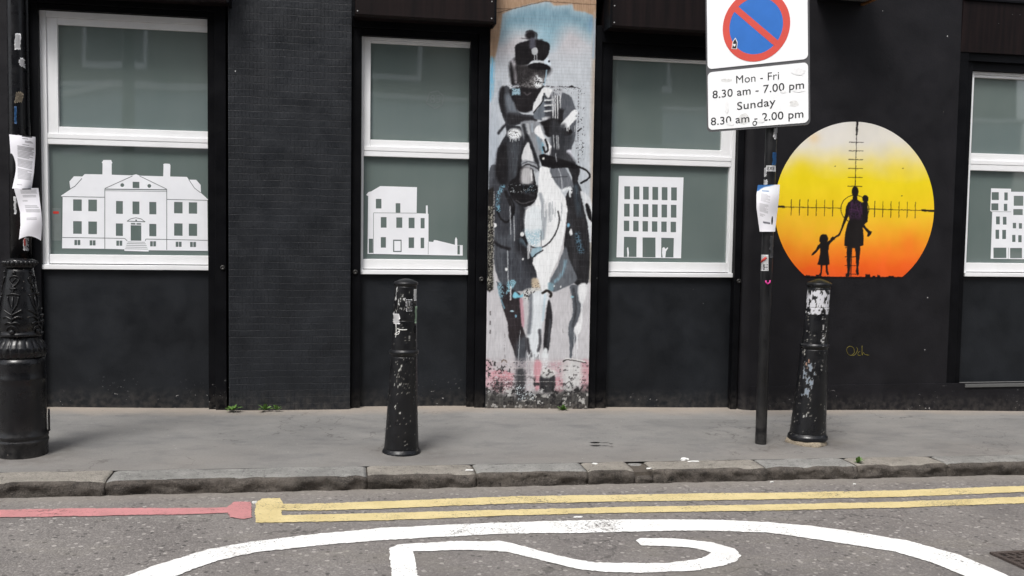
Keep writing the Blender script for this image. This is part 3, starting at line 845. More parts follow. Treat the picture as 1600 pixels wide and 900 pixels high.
bm = BM(); box(bm, xs1 + .003, xe - .003, -.03, .16, zt4 + .002, zt4 + .02, .003)
part('drip_strip', bm, M['rail_black'])
for x0, x1, wn, zb in ((xl1 + .003, xb0 - .018, w1, hz1 + .012), (xb1 + .003, xm0 - .003, w2, hz2 + .012), (xm1 + .003, xs0 - .003, w3, hz3 + .012), (xs1 + .003, xe - .003, w4, zh4)):
    bm = BM(); zt = wn['zt'] + .002
    box(bm, x0, x1, .055, .21, zt, zt + (zb - zt) * .5, .003)
    box(bm, x0, x1, .025, .21, zt + (zb - zt) * .5 + .001, zb + .02, .003)
    part('lintel', bm, M['rail_black'])
for x0, x1, zb in ((xl1, xb0, hz1 + H * .6), (xb1, xm0, hz2 + H * .6), (xm1, xs0, hz3 + H * .6), (xs1, xe, zt4 + .021)):
    bm = BM(); box(bm, x0 + .001, x1 - .001, .004, .29, zb, HT)
    part('upper_wall', bm, M['wall_black'])
# left-over strip of wall behind the lock rails
bm = BM(); box(bm, -9, 15, .305, .40, GB, HT)
part('back_wall', bm, M['rail_black'])

# box jutting from the wall above the circle mural
xr, zr = wp(1350, 9, 0); x0_ = X(1276, 0, 9)
jb = empty('bracket_box', ((x0_ + xr) / 2, -.2, zr), 'dark box with an orange wooden edge jutting from the wall above the circle mural', 'box')
bm = BM(); box(bm, x0_, xr - .034, -.40, -.002, zr + .012, zr + .25, .004); obj('casing', bm, M['rail_black'], jb)
bm = BM(); box(bm, xr - .033, xr, -.41, -.002, zr, zr + .26, .003); obj('edge_board', bm, M['orange_wood'], jb)
bm = BM(); box(bm, x0_ + .15, xr - .05, -.36, -.10, zr + .006, zr + .0115); obj('underside_panel', bm, M['seal'], jb)

# ================================================================== MURAL OF THE RIDER (paint on the pier face)
def wall_grid(x0, x1, z0, z1, step, y):
    nu, nv = int((x1 - x0) / step) + 1, int((z1 - z0) / step) + 1
    gx, gz = np.linspace(x0, x1, nu), np.linspace(z0, z1, nv)
    xx, zz = np.meshgrid(gx, gz)
    P = np.stack([xx.ravel(), np.full(xx.size, y), zz.ravel()], 1)
    px, py = proj(P[:, 0], P[:, 1], P[:, 2])
    return P, nu, nv, px, py
mz1 = Z(845, -60, 0)
P, nu, nv, px, py = wall_grid(xm0 + .001, xm1 - .001, pav(xm0, 0) - 0.03, mz1, 0.0046, -0.0035)
c = Canvas(px, py, (198, 196, 200), warp=.8, seed=3)
# ground colours
c.poly([(740, 60), (950, 60), (950, 330), (740, 330)], (192, 198, 205), soft=30, curve=False)
c.glow(905, 270, 30, 70, (182, 190, 198), .6)
c.glow(772, 240, 12, 90, (168, 178, 190), .8)
c.glow(790, 70, 30, 22, (186, 180, 184), .8); c.glow(890, 62, 22, 25, (190, 186, 191), .8)
c.poly([(740, 330), (950, 330), (950, 580), (740, 580)], (196, 194, 198), soft=25, curve=False)
c.poly([(784, 24), (800, 14), (830, 7), (858, 3), (864, 9), (893, 7), (898, 14), (922, 20), (930, 27), (930, 62), (912, 52), (890, 42), (874, 55), (862, 72), (850, 66), (838, 50), (820, 46), (800, 50), (782, 64), (779, 50)], (126, 165, 182), soft=13)
c.poly([(800, 24), (850, 14), (900, 22), (926, 28), (926, 46), (900, 34), (860, 36), (810, 38)], (116, 152, 170), soft=10, al=.8)
c.glow(848, 58, 16, 20, (146, 186, 204), .75); c.glow(925, 38, 6, 12, (112, 152, 184), .9)
c.poly([(740, -90), (960, -90), (960, 120), (936, 120), (931, 60), (927, 24), (915, 19), (897, 16), (894, 7), (866, 9), (858, 2), (830, 6), (800, 14), (785, 22), (780, 60), (773, 95), (766, 100), (740, 100)], (176, 142, 112), soft=1.6, curve=False)
c.line([(931, 20), (927, 140), (926, 330)], 7, (178, 160, 142), 2.5, .75)
c.line([(760, 24), (850, 2), (940, 8)], 1.0, (95, 70, 55), .6, .8, curve=False); c.line([(760, 13), (800, 14)], 1.0, (95, 70, 55), .6, .8, curve=False)
for k in range(26):
    yy = 24 + k * 5.3; c.line([(755, yy - 3), (940, yy + 4)], .7, (120, 112, 110), .6, .16, curve=False)
c.line([(769, 92), (768, 135), (765, 155)], 7, (108, 182, 218), 2.5, .95, dry=.45)
c.line([(781, 128), (779, 160)], 5, (150, 160, 172), 2.5, .6)
c.line([(930, 30), (927, 90)], 4, (140, 168, 196), 2, .7)
# horse: far body, chest and flanks
c.poly([(764, 268), (776, 258), (800, 285), (818, 322), (822, 365), (834, 405), (840, 428), (834, 440), (829, 452), (812, 455), (795, 455), (784, 446), (775, 425), (770, 395), (766, 330)], (84, 88, 96))
c.poly([(812, 318), (822, 328), (823, 372), (836, 408), (838, 428), (826, 434), (816, 405), (806, 385), (810, 345)], (44, 44, 50), soft=5)
c.poly([(770, 280), (796, 290), (806, 318), (800, 352), (788, 368), (772, 352), (766, 310)], (66, 68, 76), soft=4)
c.poly([(782, 398), (812, 402), (830, 420), (826, 448), (800, 448), (788, 430)], (70, 73, 82), soft=8, al=.8)
for k in range(7): c.line([(774 + k * 8, 330 + k * 3), (778 + k * 7, 440)], 1.6, (118, 124, 134) if k % 2 else (58, 58, 64), 1.2, .35, dry=.5)
c.line([(771, 377), (782, 385), (796, 389)], 4.5, (40, 38, 42), 1.4)
c.line([(776, 328), (783, 342), (792, 347), (800, 338), (803, 322), (797, 308)], 3, (32, 30, 33), 1.0)
c.poly([(884, 252), (899, 256), (906, 266), (903, 283), (909, 298), (914, 328), (920, 360), (922, 390), (921, 425), (918, 444), (904, 447), (889, 434), (884, 420), (881, 385), (885, 345), (883, 312), (890, 294), (894, 278)], (48, 47, 51))
c.line([(900, 292), (903, 318), (906, 335)], 8, (88, 108, 124), 3, .6, dry=.45)
c.line([(890, 330), (896, 380), (900, 420)], 6, (84, 86, 92), 3, .4, dry=.5)
c.poly([(907, 299), (917, 304), (925, 318), (926, 350), (923, 372), (918, 345), (912, 322)], (214, 217, 221), soft=1.4)
c.poly([(914, 321), (918, 318), (923, 328), (925, 346), (921, 343), (916, 334)], (30, 29, 32), soft=1)
c.line([(910, 306), (915, 330), (920, 352), (922, 378)], 2, (198, 206, 212), 1.0, .9)
c.line([(923, 380), (922, 440)], 3, (140, 135, 120), 1.2, .6)
# rider's left knee and thigh side
c.poly([(790, 190), (800, 196), (815, 199), (820, 215), (822, 228), (818, 252), (818, 285), (812, 292), (795, 294), (779, 286), (775, 262), (777, 238), (783, 222), (791, 208)], (54, 55, 61))
c.poly([(779, 232), (792, 226), (794, 262), (790, 288), (777, 282), (774, 262)], (36, 34, 38), soft=3)
c.poly([(796, 222), (812, 220), (813, 262), (800, 282), (796, 255)], (84, 90, 98), soft=5, al=.7, dry=.45)
c.line([(779, 208), (786, 199), (792, 193)], 4, (56, 56, 62), 1.5)
# rider torso
c.poly([(786, 137), (793, 134), (800, 146), (806, 168), (816, 178), (834, 180), (838, 190), (816, 193), (800, 197), (790, 192), (784, 178), (780, 160), (781, 145)], (82, 85, 92))
c.poly([(781, 140), (788, 136), (788, 160), (791, 186), (785, 178), (780, 160)], (38, 36, 40), soft=2)
c.poly([(790, 148), (800, 150), (806, 170), (808, 174), (796, 174), (791, 162)], (118, 126, 136), soft=3, al=.9)
c.poly([(792, 178), (815, 180), (836, 184), (836, 191), (815, 192), (800, 196), (792, 192)], (44, 42, 46), soft=2.5, al=.9)
c.poly([(850, 143), (866, 144), (880, 160), (884, 188), (862, 192), (846, 188), (838, 184), (842, 168)], (88, 91, 99), soft=1.4)
c.poly([(850, 146), (855, 152), (852, 168), (850, 184), (836, 186), (834, 176), (842, 168), (848, 155)], (110, 118, 128))
for yy in (151, 159, 167, 175): c.line([(853, yy), (863, yy - .5)], 5, (66, 68, 76), .8, curve=False)
for yy in (157, 165, 174): c.line([(851, yy), (863, yy - 1)], 2.2, (226, 228, 230), .8, curve=False)
c.line([(849, 186), (862, 183)], 4.5, (220, 222, 226), 1.5, .9, curve=False)
c.poly([(862, 138), (880, 140), (880, 172), (872, 180), (863, 176)], (170, 172, 178), soft=1.2, al=.7, dry=.38)
c.poly([(860, 176), (882, 174), (884, 190), (860, 192)], (52, 51, 56), soft=4, al=.9)
for x, l in ((864, 56), (867.5, 40), (871, 44), (875, 32)): c.line([(x, 150), (x + .5, 150 + l)], 1.3, (232, 233, 235), .6, .95, curve=False)
for x, l in ((869, 30), (873.5, 26)): c.line([(x, 150), (x + .4, 150 + l)], 1.5, (50, 48, 52), .6, .9, curve=False)
c.poly([(878, 146), (884, 146), (893, 152), (897, 163), (899, 172), (890, 175), (880, 176), (876, 164)], (96, 100, 108))
c.poly([(874, 170), (882, 172), (890, 176), (884, 192), (876, 194), (873, 182)], (42, 40, 44), soft=2)
c.poly([(882, 172), (899, 170), (900, 196), (899, 215), (895, 226), (890, 236), (880, 241), (875, 236), (873, 220), (880, 208), (880, 190)], (98, 102, 110))
c.line([(884, 205), (882, 232)], 6, (128, 134, 142), 2.5, .5, dry=.5)
c.poly([(840, 193), (850, 189), (865, 185), (880, 189), (890, 200), (894, 207), (886, 213), (870, 211), (858, 214), (850, 209), (844, 201)], (31, 28, 31), soft=1.2)
c.line([(880, 196), (888, 187), (898, 176)], 9, (234, 236, 238), .9); c.line([(886, 197), (899, 184)], 5, (234, 236, 238), .9, curve=False)
c.drips(880, 899, 194, 4, 11, 9, (225, 228, 230), seed=4)
c.poly([(866, 212), (880, 212), (878, 240), (868, 242), (864, 228)], (64, 66, 73), soft=2)
for x in (865, 869.5, 872): c.line([(x, 210), (x + 1, 234)], 1.2, (205, 208, 212), .6, .8, curve=False)
c.poly([(861, 190), (876, 193), (884, 198), (882, 240), (868, 250), (860, 236)], (58, 60, 66), soft=3, al=.85)
c.poly([(879, 216), (894, 212), (890, 236), (882, 245)], (54, 56, 62), soft=3, al=.7)
for x in (865, 869.5, 872): c.line([(x, 212), (x + 1, 234)], 1.2, (205, 208, 212), .6, .85, curve=False)
c.poly([(885, 236), (891, 234), (895, 244), (897, 252), (890, 250), (886, 243)], (206, 206, 218), soft=1.2)
c.poly([(890, 253), (898, 253), (902, 262), (894, 262)], (30, 28, 31))
# rider's head
c.poly([(806, 74), (808, 84), (801, 94), (796, 98), (796, 112), (799, 130), (806, 133), (812, 128), (818, 105), (816, 80)], (34, 30, 33), soft=2.5)
c.line([(802, 96), (806, 114), (807, 128)], 6, (178, 174, 180), 2.0, .9, dry=.35)
c.poly([(810, 104), (826, 103), (856, 107), (853, 120), (848, 131), (840, 138), (825, 141), (812, 137)], (116, 113, 114), soft=1.5)
c.poly([(808, 102), (858, 106), (854, 118), (838, 116), (826, 124), (812, 132), (807, 120)], (48, 44, 46), soft=4, al=.95)
c.line([(836, 118), (832, 132)], 6, (150, 148, 148), 3, .7, dry=.4)
c.poly([(838, 118), (845, 121), (848, 126), (845, 136), (838, 138), (835, 130)], (226, 229, 231), soft=1.6)
c.line([(854, 108), (853, 120), (850, 132)], 2.2, (150, 180, 198), .9)
c.speck([(812, 106), (852, 108), (848, 132), (812, 136)], (70, 66, 68), .52, .45, 6, al=.7)
c.speck([(795, 124), (855, 124), (852, 138), (795, 138)], (28, 25, 28), .56, .6, 5)
c.poly([(805, 76), (808, 69), (826, 63), (842, 62), (855, 66), (859, 71), (857, 84), (852, 92), (846, 96), (830, 99), (812, 102), (806, 92)], (27, 23, 27), soft=1.1)
c.ell(829, 55, 8, 7, (34, 28, 32), 2.0); c.line([(822, 50), (829, 48), (838, 52), (838, 60)], 2, (40, 36, 40), 1.2, .8)
c.line([(815, 60), (848, 62)], 1.2, (50, 45, 50), 1, .7, curve=False)
c.line([(832, 63), (832, 73)], 9, (96, 97, 112), 2, .85, curve=False)
c.ell(835.5, 80, 5.2, 5.8, (176, 179, 183), .8)
for x in (835, 838.5): c.line([(x, 85), (x + .4, 93)], 1.3, (176, 179, 183), .6, curve=False)
c.poly([(828, 98), (834, 94), (848, 95), (850, 99), (838, 99), (828, 101)], (202, 207, 212), soft=.9)
c.poly([(851, 95), (856, 91), (861, 100), (857, 104), (852, 101)], (208, 220, 230), soft=.9); c.ell(858, 96, 1.6, 1.6, (40, 38, 44), .6)
c.poly([(826, 102), (836, 98), (848, 99), (857, 102.5), (860, 106.5), (857, 109), (842, 109), (828, 107)], (22, 18, 22), soft=.8)
c.poly([(797, 140), (812, 136), (840, 138), (849, 134), (844, 145), (838, 156), (834, 161), (832, 172), (820, 176), (808, 172), (803, 160), (798, 150)], (37, 33, 37), soft=1.4)
c.poly([(800, 138), (813, 138), (813, 148), (800, 149)], (146, 180, 196), soft=1.2, curve=False, grit=.36)
c.line([(819, 145), (824, 148), (829, 145)], 2, (92, 86, 90), .9)
c.poly([(843, 145), (850, 137), (860, 139), (863, 142), (858, 152), (855, 152), (851, 145), (848, 150), (845, 160), (838, 170), (834, 174), (833, 167), (838, 155)], (226, 227, 229), soft=.9)
c.line([(850, 146), (848, 158), (840, 168), (834, 176)], 1.6, (30, 28, 31), .8)
c.ell(804, 209, 11, 8.5, (232, 235, 237), 2.0); c.drips(797, 813, 213, 4, 10, 8, (220, 224, 228), seed=9)
c.speck([(793, 202), (812, 202), (815, 218), (793, 216)], (60, 58, 62), .62, .7, 31)
# horse head
c.poly([(813, 192), (825, 188), (836, 189), (846, 194), (851, 206), (847, 222), (846, 240), (842, 258), (836, 263), (820, 263), (814, 252), (818, 226), (816, 208)], (142, 146, 152), soft=1.4)
c.line([(818, 196), (822, 212), (826, 222)], 5, (56, 57, 62), 1.6); c.line([(829, 228), (834, 240), (838, 254)], 5, (62, 63, 68), 1.6)
c.line([(824, 194), (827, 208)], 3, (190, 193, 197), 1, .8, dry=.3); c.line([(831, 194), (832, 206)], 2.5, (170, 184, 194), 1, .8, dry=.3)
c.line([(825, 214), (831, 228), (837, 246), (842, 262)], 4.5, (40, 40, 45), 1.4, .9)
c.line([(823, 212), (818, 232), (813, 250), (811, 264)], 5.5, (38, 38, 43), 1.8, .9)
c.poly([(825, 222), (829, 232), (833, 246), (831, 254), (820, 254), (815, 246), (819, 232)], (216, 217, 219), soft=1.0)
c.line([(840, 204), (842, 220), (845, 232)], 6, (118, 150, 168), 2, .6, dry=.4)
c.line([(848, 222), (848, 240)], 3, (86, 160, 190), 1.2, .8, grit=.42)
c.poly([(835, 206), (838, 198), (844, 196), (848, 207), (852, 216), (859, 224), (862, 233), (859, 242), (856, 237), (856, 227), (850, 220), (842, 214)], (236, 237, 239), soft=.9)
c.line([(852, 218), (855, 226), (856, 234), (852, 238), (849, 230)], 3, (32, 30, 33), .9)
c.poly([(816, 252), (824, 250), (838, 256), (840, 268), (830, 270), (818, 264)], (150, 154, 160), soft=1.2)
c.line([(815, 263), (824, 257), (838, 262), (842, 266)], 2.4, (48, 47, 51), .9); c.line([(817, 256), (826, 252), (838, 256)], 1.6, (92, 94, 100), .8)
c.poly([(811, 262), (824, 261), (834, 266), (838, 284), (840, 300), (838, 311), (830, 320), (820, 323), (810, 319), (800, 309), (794, 296), (797, 284), (806, 276)], (32, 29, 33), soft=1.2)
c.poly([(816, 264), (826, 261), (831, 268), (832, 284), (822, 290), (814, 284)], (186, 185, 187), soft=3, al=.95)
c.line([(830, 266), (831, 282)], 2, (236, 236, 238), .9, .9); c.line([(835, 268), (838, 284), (839, 296)], 1.6, (205, 210, 214), .8)
c.poly([(800, 290), (839, 290), (838, 302), (802, 304)], (26, 24, 27), soft=2)
c.line([(806, 313), (818, 318), (836, 312)], 1.6, (92, 90, 94), .9); c.line([(816, 300), (834, 306)], 3, (66, 66, 72), 1.6, .8)
c.speck([(792, 285), (840, 285), (840, 303), (794, 305)], (190, 198, 204), .68, .9, 41, al=.8); c.speck([(815, 287), (838, 287), (836, 303), (818, 303)], (92, 130, 152), .62, .8, 44, al=.7)
c.line([(790, 300), (797, 318), (802, 332)], 5, (34, 32, 36), 1.2)
# white chest and foreleg
c.poly([(843, 262), (850, 259), (858, 262), (863, 274), (866, 284), (876, 297), (884, 311), (887, 330), (883, 350), (882, 366), (877, 388), (871, 408), (864, 422), (859, 433), (858, 452), (855, 462), (848, 459), (842, 442), (838, 425), (832, 411), (834, 402), (848, 393), (846, 387), (833, 388), (825, 380), (820, 365), (820, 345), (822, 328), (836, 319), (840, 305), (841, 284)], (233, 235, 237), soft=.9, curve=False)
c.poly([(822, 330), (836, 322), (848, 330), (850, 362), (838, 378), (824, 368), (820, 348)], (218, 226, 231), soft=3, al=.8)
c.line([(844, 304), (850, 325), (851, 345), (848, 372)], 6, (160, 166, 173), 1.6, .95)
c.drips(846, 880, 318, 12, 34, 22, (150, 156, 163), seed=12, al=.75); c.drips(846, 882, 314, 8, 26, 16, (236, 237, 239), seed=13)
c.poly([(819, 360), (830, 362), (845, 360), (846, 372), (838, 384), (830, 386), (823, 378)], (158, 194, 210), soft=4, al=.8, grit=.42)
c.line([(819, 366), (824, 380), (834, 387), (848, 386), (860, 377), (869, 362), (874, 345), (872, 330)], 2.2, (36, 34, 38), .8, .9)
c.poly([(834, 388), (846, 386), (844, 394), (833, 402), (829, 396)], (150, 184, 200), soft=1.2, al=.9); c.line([(833, 402), (840, 396), (848, 391)], 1.8, (40, 38, 42), .8)
c.line([(816, 376), (824, 382)], 8, (120, 150, 168), 3, .6); c.line([(817, 370), (824, 382)], 3.5, (34, 32, 36), 1)
c.drips(823, 834, 380, 12, 28, 6, (228, 231, 234), seed=14); c.line([(845, 360), (846, 384)], 1, (70, 70, 76), .6, .8, curve=False)
c.poly([(860, 262), (880, 261), (888, 270), (896, 290), (893, 294), (880, 297), (870, 288), (862, 275)], (112, 116, 124), soft=1)
c.line([(872, 262), (877, 278), (878, 294)], 1.2, (196, 200, 206), .7, .8); c.line([(862, 277), (886, 276)], 1.4, (64, 66, 72), .8, .8, curve=False)
c.poly([(862, 232), (882, 236), (893, 244), (899, 256), (880, 258), (862, 250)], (58, 58, 64), soft=2.5, al=.9)
c.poly([(842, 243), (849, 240), (868, 246), (886, 251), (904, 259), (899, 264), (880, 262), (862, 263), (846, 259)], (27, 24, 28), soft=.9, curve=False); c.ell(849, 248, 1.8, 2, (216, 216, 210), .7)
c.line([(868, 240), (870, 252)], 1.6, (170, 174, 180), .7, .8, curve=False)
c.line([(880, 297), (890, 294), (892, 300)], 5, (224, 228, 231), 1.2, .95, grit=.35); c.line([(890, 296), (891, 307)], 3, (220, 226, 230), 1, .9)
c.line([(902, 260), (914, 265), (921, 273), (919, 279), (908, 286)], 3.0, (24, 22, 25), .7); c.line([(912, 266), (918, 273), (916, 279)], 1.1, (190, 196, 202), .5)
# splashes
c.line([(786, 291), (780, 302), (778, 316), (779, 328)], 7, (116, 172, 198), 1.4, .85, grit=.50); c.line([(783, 304), (780, 318)], 5, (64, 66, 72), 2, .6)
c.line([(902, 366), (906, 388), (909, 392)], 8, (100, 146, 174), 2.6, .75, grit=.48)
c.line([(884, 406), (880, 424), (870, 436)], 5, (124, 176, 200), 1.8, .9, dry=.45)
c.poly([(870, 418), (877, 400), (884, 386), (890, 406), (898, 424), (902, 435), (897, 442), (885, 448), (866, 456), (858, 450), (860, 436)], (106, 111, 119), soft=1.2)
c.line([(884, 408), (881, 422), (872, 436), (866, 440)], 5, (124, 166, 186), 1.6, .8, dry=.5); c.poly([(857, 442), (866, 444), (864, 454), (857, 454)], (126, 172, 190), soft=1.6, al=.7)
for a, b, r in ((816, 366, 3), (773, 352, 3), (817, 405, 1.3), (791, 421, 2), (876, 448, 1.2), (866, 447, .9)): c.ell(a, b, r, r * 1.2, (228, 229, 230), .6)
c.ell(892, 363, 2.4, 5, (230, 232, 234), .8); c.ell(888, 352, 2.2, 3, (110, 170, 204), .8)
for x, y0_, y1_ in ((797, 322, 366), (803, 338, 376), (793, 392, 440)): c.line([(x, y0_), (x + 1, y1_)], 1.3, (196, 201, 206), .6, .85, curve=False)
c.poly([(831, 437), (837, 434), (842, 440), (843, 452), (834, 455), (831, 448)], (200, 178, 146), soft=1.6, al=.85); c.speck([(828, 440), (845, 440), (845, 460), (826, 460)], (52, 42, 38), .6, .6, 51)
c.poly([(818, 454), (832, 450), (846, 452), (846, 470), (820, 468)], (206, 206, 204), soft=1.4, al=.9); c.speck([(816, 451), (842, 451), (842, 470), (818, 470)], (48, 46, 48), .52, .5, 52)
# hind leg left
c.poly([(776, 440), (786, 444), (800, 452), (812, 458), (815, 480), (816, 508), (821, 525), (823, 545), (818, 560), (822, 585), (820, 604), (818, 640), (808, 640), (807, 600), (806, 560), (801, 544), (795, 528), (793, 504), (785, 480)], (58, 50, 54), soft=1.0, curve=False)
c.poly([(808, 535), (820, 525), (823, 545), (820, 600), (808, 605), (806, 560)], (84, 88, 96), soft=4)
c.line([(813, 516), (810, 560), (808, 600)], 1, (190, 196, 202), .5, .8)
c.poly([(812, 466), (817, 470), (819, 508), (815, 506)], (196, 146, 158), soft=1.3)
c.poly([(778, 440), (786, 446), (788, 462), (782, 466), (778, 456)], (132, 176, 194), soft=1.4, al=.85, grit=.46); c.poly([(793, 440), (803, 437), (806, 442), (800, 452), (791, 460), (792, 450)], (136, 188, 206), soft=1.2, al=.95, grit=.44)
c.poly([(801, 461), (805, 456), (812, 461), (817, 459), (816, 464), (803, 466)], (124, 200, 222), soft=1.1); c.line([(798, 448), (798, 468)], 2, (226, 226, 228), .7, .9, curve=False); c.line([(783, 468), (788, 482)], 2.4, (120, 170, 190), .8, .8)
c.ell(800, 486, 3, 1.4, (170, 205, 220), .6); c.ell(806, 494, 1.6, 2.4, (120, 170, 195), .6)
# white foreleg
c.poly([(828, 466), (838, 455), (850, 456), (857, 464), (853, 480), (848, 505), (846, 522), (844, 535), (840, 552), (836, 564), (832, 566), (826, 548), (824, 530), (827, 508), (829, 488)], (216, 222, 227), soft=1.1)
c.line([(829, 462), (829, 490), (826, 520)], 6, (112, 117, 125), 2, .9); c.line([(852, 460), (848, 500)], 3, (176, 204, 220), 1.4, .7)
c.line([(824, 530), (826, 545), (830, 556)], 5, (70, 69, 75), 1.4); c.line([(843, 516), (844, 534), (841, 548)], 4.5, (84, 84, 90), 1.4)
c.drips(824, 846, 552, 20, 52, 12, (222, 226, 229), seed=21); c.drips(822, 842, 556, 16, 46, 8, (88, 92, 99), seed=22, al=.7)
c.line([(848, 458), (855, 454), (861, 459), (860, 463)], 4, (46, 38, 34), 1.0)
c.poly([(854, 482), (858, 468), (862, 482), (863, 500), (860, 526), (857, 548), (851, 560), (849, 540), (851, 510)], (50, 48, 53), soft=1.1); c.line([(860, 500), (856, 540)], 2.5, (94, 98, 106), 1.2, .7)
c.poly([(845, 562), (850, 545), (855, 547), (859, 575), (862, 596), (846, 598)], (222, 226, 229), soft=1.4)
# far right legs
c.poly([(891, 446), (906, 447), (912, 456), (909, 480), (903, 500), (897, 514), (900, 530), (895, 546), (893, 562), (890, 560), (890, 540), (888, 520), (889, 505), (894, 494), (895, 480), (893, 462)], (98, 103, 111), soft=1.0)
c.line([(896, 452), (900, 480), (895, 510)], 3, (66, 66, 72), 1.6, .8)
c.poly([(903, 448), (912, 442), (917, 446), (916, 462), (911, 474), (905, 470)], (228, 229, 231), soft=1.4); c.drips(905, 914, 464, 14, 34, 5, (220, 222, 225), seed=25)
c.poly([(909, 488), (904, 502), (897, 515), (902, 523), (908, 516), (910, 502)], (230, 231, 233), soft=1.0); c.drips(896, 904, 516, 26, 44, 5, (224, 226, 229), seed=26)
c.ell(894, 464, 2.5, 1.6, (140, 190, 206), .6)
# peeling paper edge round the right arm
for p, q in (((853, 135), (866, 136)), ((872, 135), (903, 137))): c.line([p, q], 1.5, (42, 36, 40), .7, .9, grit=.40, curve=False)
c.poly([(888, 136), (893, 133), (899, 137)], (36, 30, 34), soft=.6, curve=False); c.line([(904, 138), (904, 180), (903, 215), (904, 262)], 1.4, (60, 54, 58), .7, .9, grit=.5, curve=False)
c.speck([(898, 165), (916, 165), (916, 250), (898, 250)], (64, 58, 62), .70, .5, 61); c.speck([(864, 132), (916, 132), (916, 148), (864, 148)], (52, 46, 50), .70, .55, 63)
c.line([(903, 205), (908, 201)], 2, (40, 36, 40), .7)
# peeling edge on the left
c.poly([(756, 300), (771, 292), (772, 330), (771, 400), (771, 452), (765, 456), (756, 452)], (44, 40, 38), soft=1.2, curve=False)
c.speck([(756, 322), (771, 320), (771, 452), (758, 454)], (150, 146, 134), .54, .6, 71, soft=1.5); c.speck([(756, 322), (771, 320), (771, 452), (758, 454)], (90, 88, 78), .58, .7, 73, soft=1.5)
c.line([(772, 300), (771, 460)], 1.4, (206, 204, 200), .7, .8, grit=.42, curve=False)
c.line([(758, 462), (757, 600)], 5, (214, 204, 204), 2, .7, curve=False)
for yy in (487, 502, 516): c.line([(766, yy), (766, yy + 5)], 1.8, (90, 84, 86), .7, curve=False)
c.line([(789, 520), (788, 545), (789, 560)], 1.1, (120, 114, 116), .6, .8, grit=.45); c.line([(879, 514), (880, 520)], 1, (120, 116, 116), .5, .8, curve=False)
# damaged foot of the wall
band = [(750, 560), (930, 563), (930, 612), (750, 612)]
c.poly([(750, 562), (930, 562), (930, 612), (750, 612)], (188, 176, 180), soft=5, al=.7, grit=.36, curve=False)
c.poly([(768, 580), (800, 582), (801, 600), (792, 612), (776, 614), (768, 604)], (204, 138, 148), soft=2, al=.95, grit=.36)
c.poly([(756, 566), (767, 568), (767, 606), (757, 608)], (216, 166, 176), soft=4, al=.8)
c.poly([(835, 566), (846, 566), (844, 590), (842, 608), (836, 606)], (206, 142, 152), soft=2, al=.95); c.poly([(860, 567), (890, 566), (884, 580), (879, 590), (862, 588)], (198, 160, 168), soft=3, al=.8, grit=.36); c.poly([(867, 592), (879, 592), (879, 612), (868, 612)], (202, 142, 152), soft=1.5, al=.9, grit=.36)
c.poly([(908, 566), (922, 568), (922, 612), (908, 610)], (204, 146, 156), soft=3, al=.85, grit=.3); c.poly([(880, 566), (906, 566), (908, 600), (890, 606), (880, 590)], (206, 207, 206), soft=4, al=.75)
c.poly([(846, 585), (866, 586), (866, 608), (860, 613), (848, 612), (843, 602)], (58, 58, 62), soft=1.6); c.poly([(848, 578), (866, 578), (866, 588), (848, 590)], (216, 217, 214), soft=1.6, al=.8)
c.poly([(748, 608), (800, 617), (860, 612), (935, 606), (935, 660), (748, 660)], (84, 82, 81), soft=7, curve=False)
c.poly([(770, 592), (806, 596), (806, 616), (772, 614)], (84, 76, 78), soft=3, al=.75, grit=.47)
for sd, col_, th, yy in ((81, (46, 44, 46), .55, 600), (82, (178, 176, 172), .62, 610), (83, (58, 56, 58), .60, 586), (86, (190, 190, 188), .66, 600), (87, (84, 82, 80), .56, 612)):
    c.speck([(750, yy), (930, yy - 2), (930, 648), (750, 650)], col_, th, .17, sd, al=.9, soft=10)
c.speck([(756, 560), (806, 562), (806, 596), (756, 594)], (58, 54, 56), .62, .3, 91, al=.85); c.speck([(846, 572), (922, 568), (922, 606), (846, 606)], (70, 66, 67), .61, .28, 92, al=.7)
c.poly([(807, 580), (819, 580), (819, 618), (808, 622)], (70, 70, 74), soft=3, al=.9, grit=.3); c.speck([(804, 600), (836, 596), (838, 625), (804, 628)], (190, 200, 206), .60, .6, 96)
for yy in (564.5, 575, 586, 596): c.line([(757, yy), (920, yy + .5)], .9, (226, 222, 220), .5, .55, grit=.40, curve=False)
for k in range(9): c.line([(762 + k * 19, 575), (762 + k * 19, 640)], .8, (170, 164, 160), .5, .3, grit=.45, curve=False)
c.line([(784, 566), (787, 562), (792, 566)], 1.4, (120, 96, 78), .7); c.line([(880, 565), (886, 562), (897, 563), (916, 567)], 1.8, (56, 50, 50), .7); c.line([(884, 560), (900, 562), (914, 565)], 2, (226, 224, 222), .8)
c.poly([(748, 632), (935, 632), (935, 660), (748, 660)], (112, 104, 94), soft=6, al=.6, grit=.45, curve=False)
# faint brick joints over everything, paint texture
for k in range(62):
    yy = 20 + k * 10.4; c.line([(755, yy - 4 + k * .065), (935, yy + 4 - k * .065)], .8, (150, 150, 154), .5, .20, grit=.45, curve=False)
c.c += ((fbm(px * .7, py * .10, 3, 5) - .5) * 30 + (fbm(px * .06, py * .06, 3, 15) - .5) * 14)[:, None]
lum_ = c.c.mean(1, keepdims=True)
c.c = c.c * (.68 + .32 * np.clip(lum_, 0, 150) / 150)
lum_ = c.c.mean(1, keepdims=True)
c.c = lum_ + (c.c - lum_) * .86
o = obj('rider_mural', grid_mesh('rider_mural', P, nu, nv, c.c), M['mural'])
tag(o, 'tall black, white and blue street painting of a capped soldier riding a horse', 'mural')

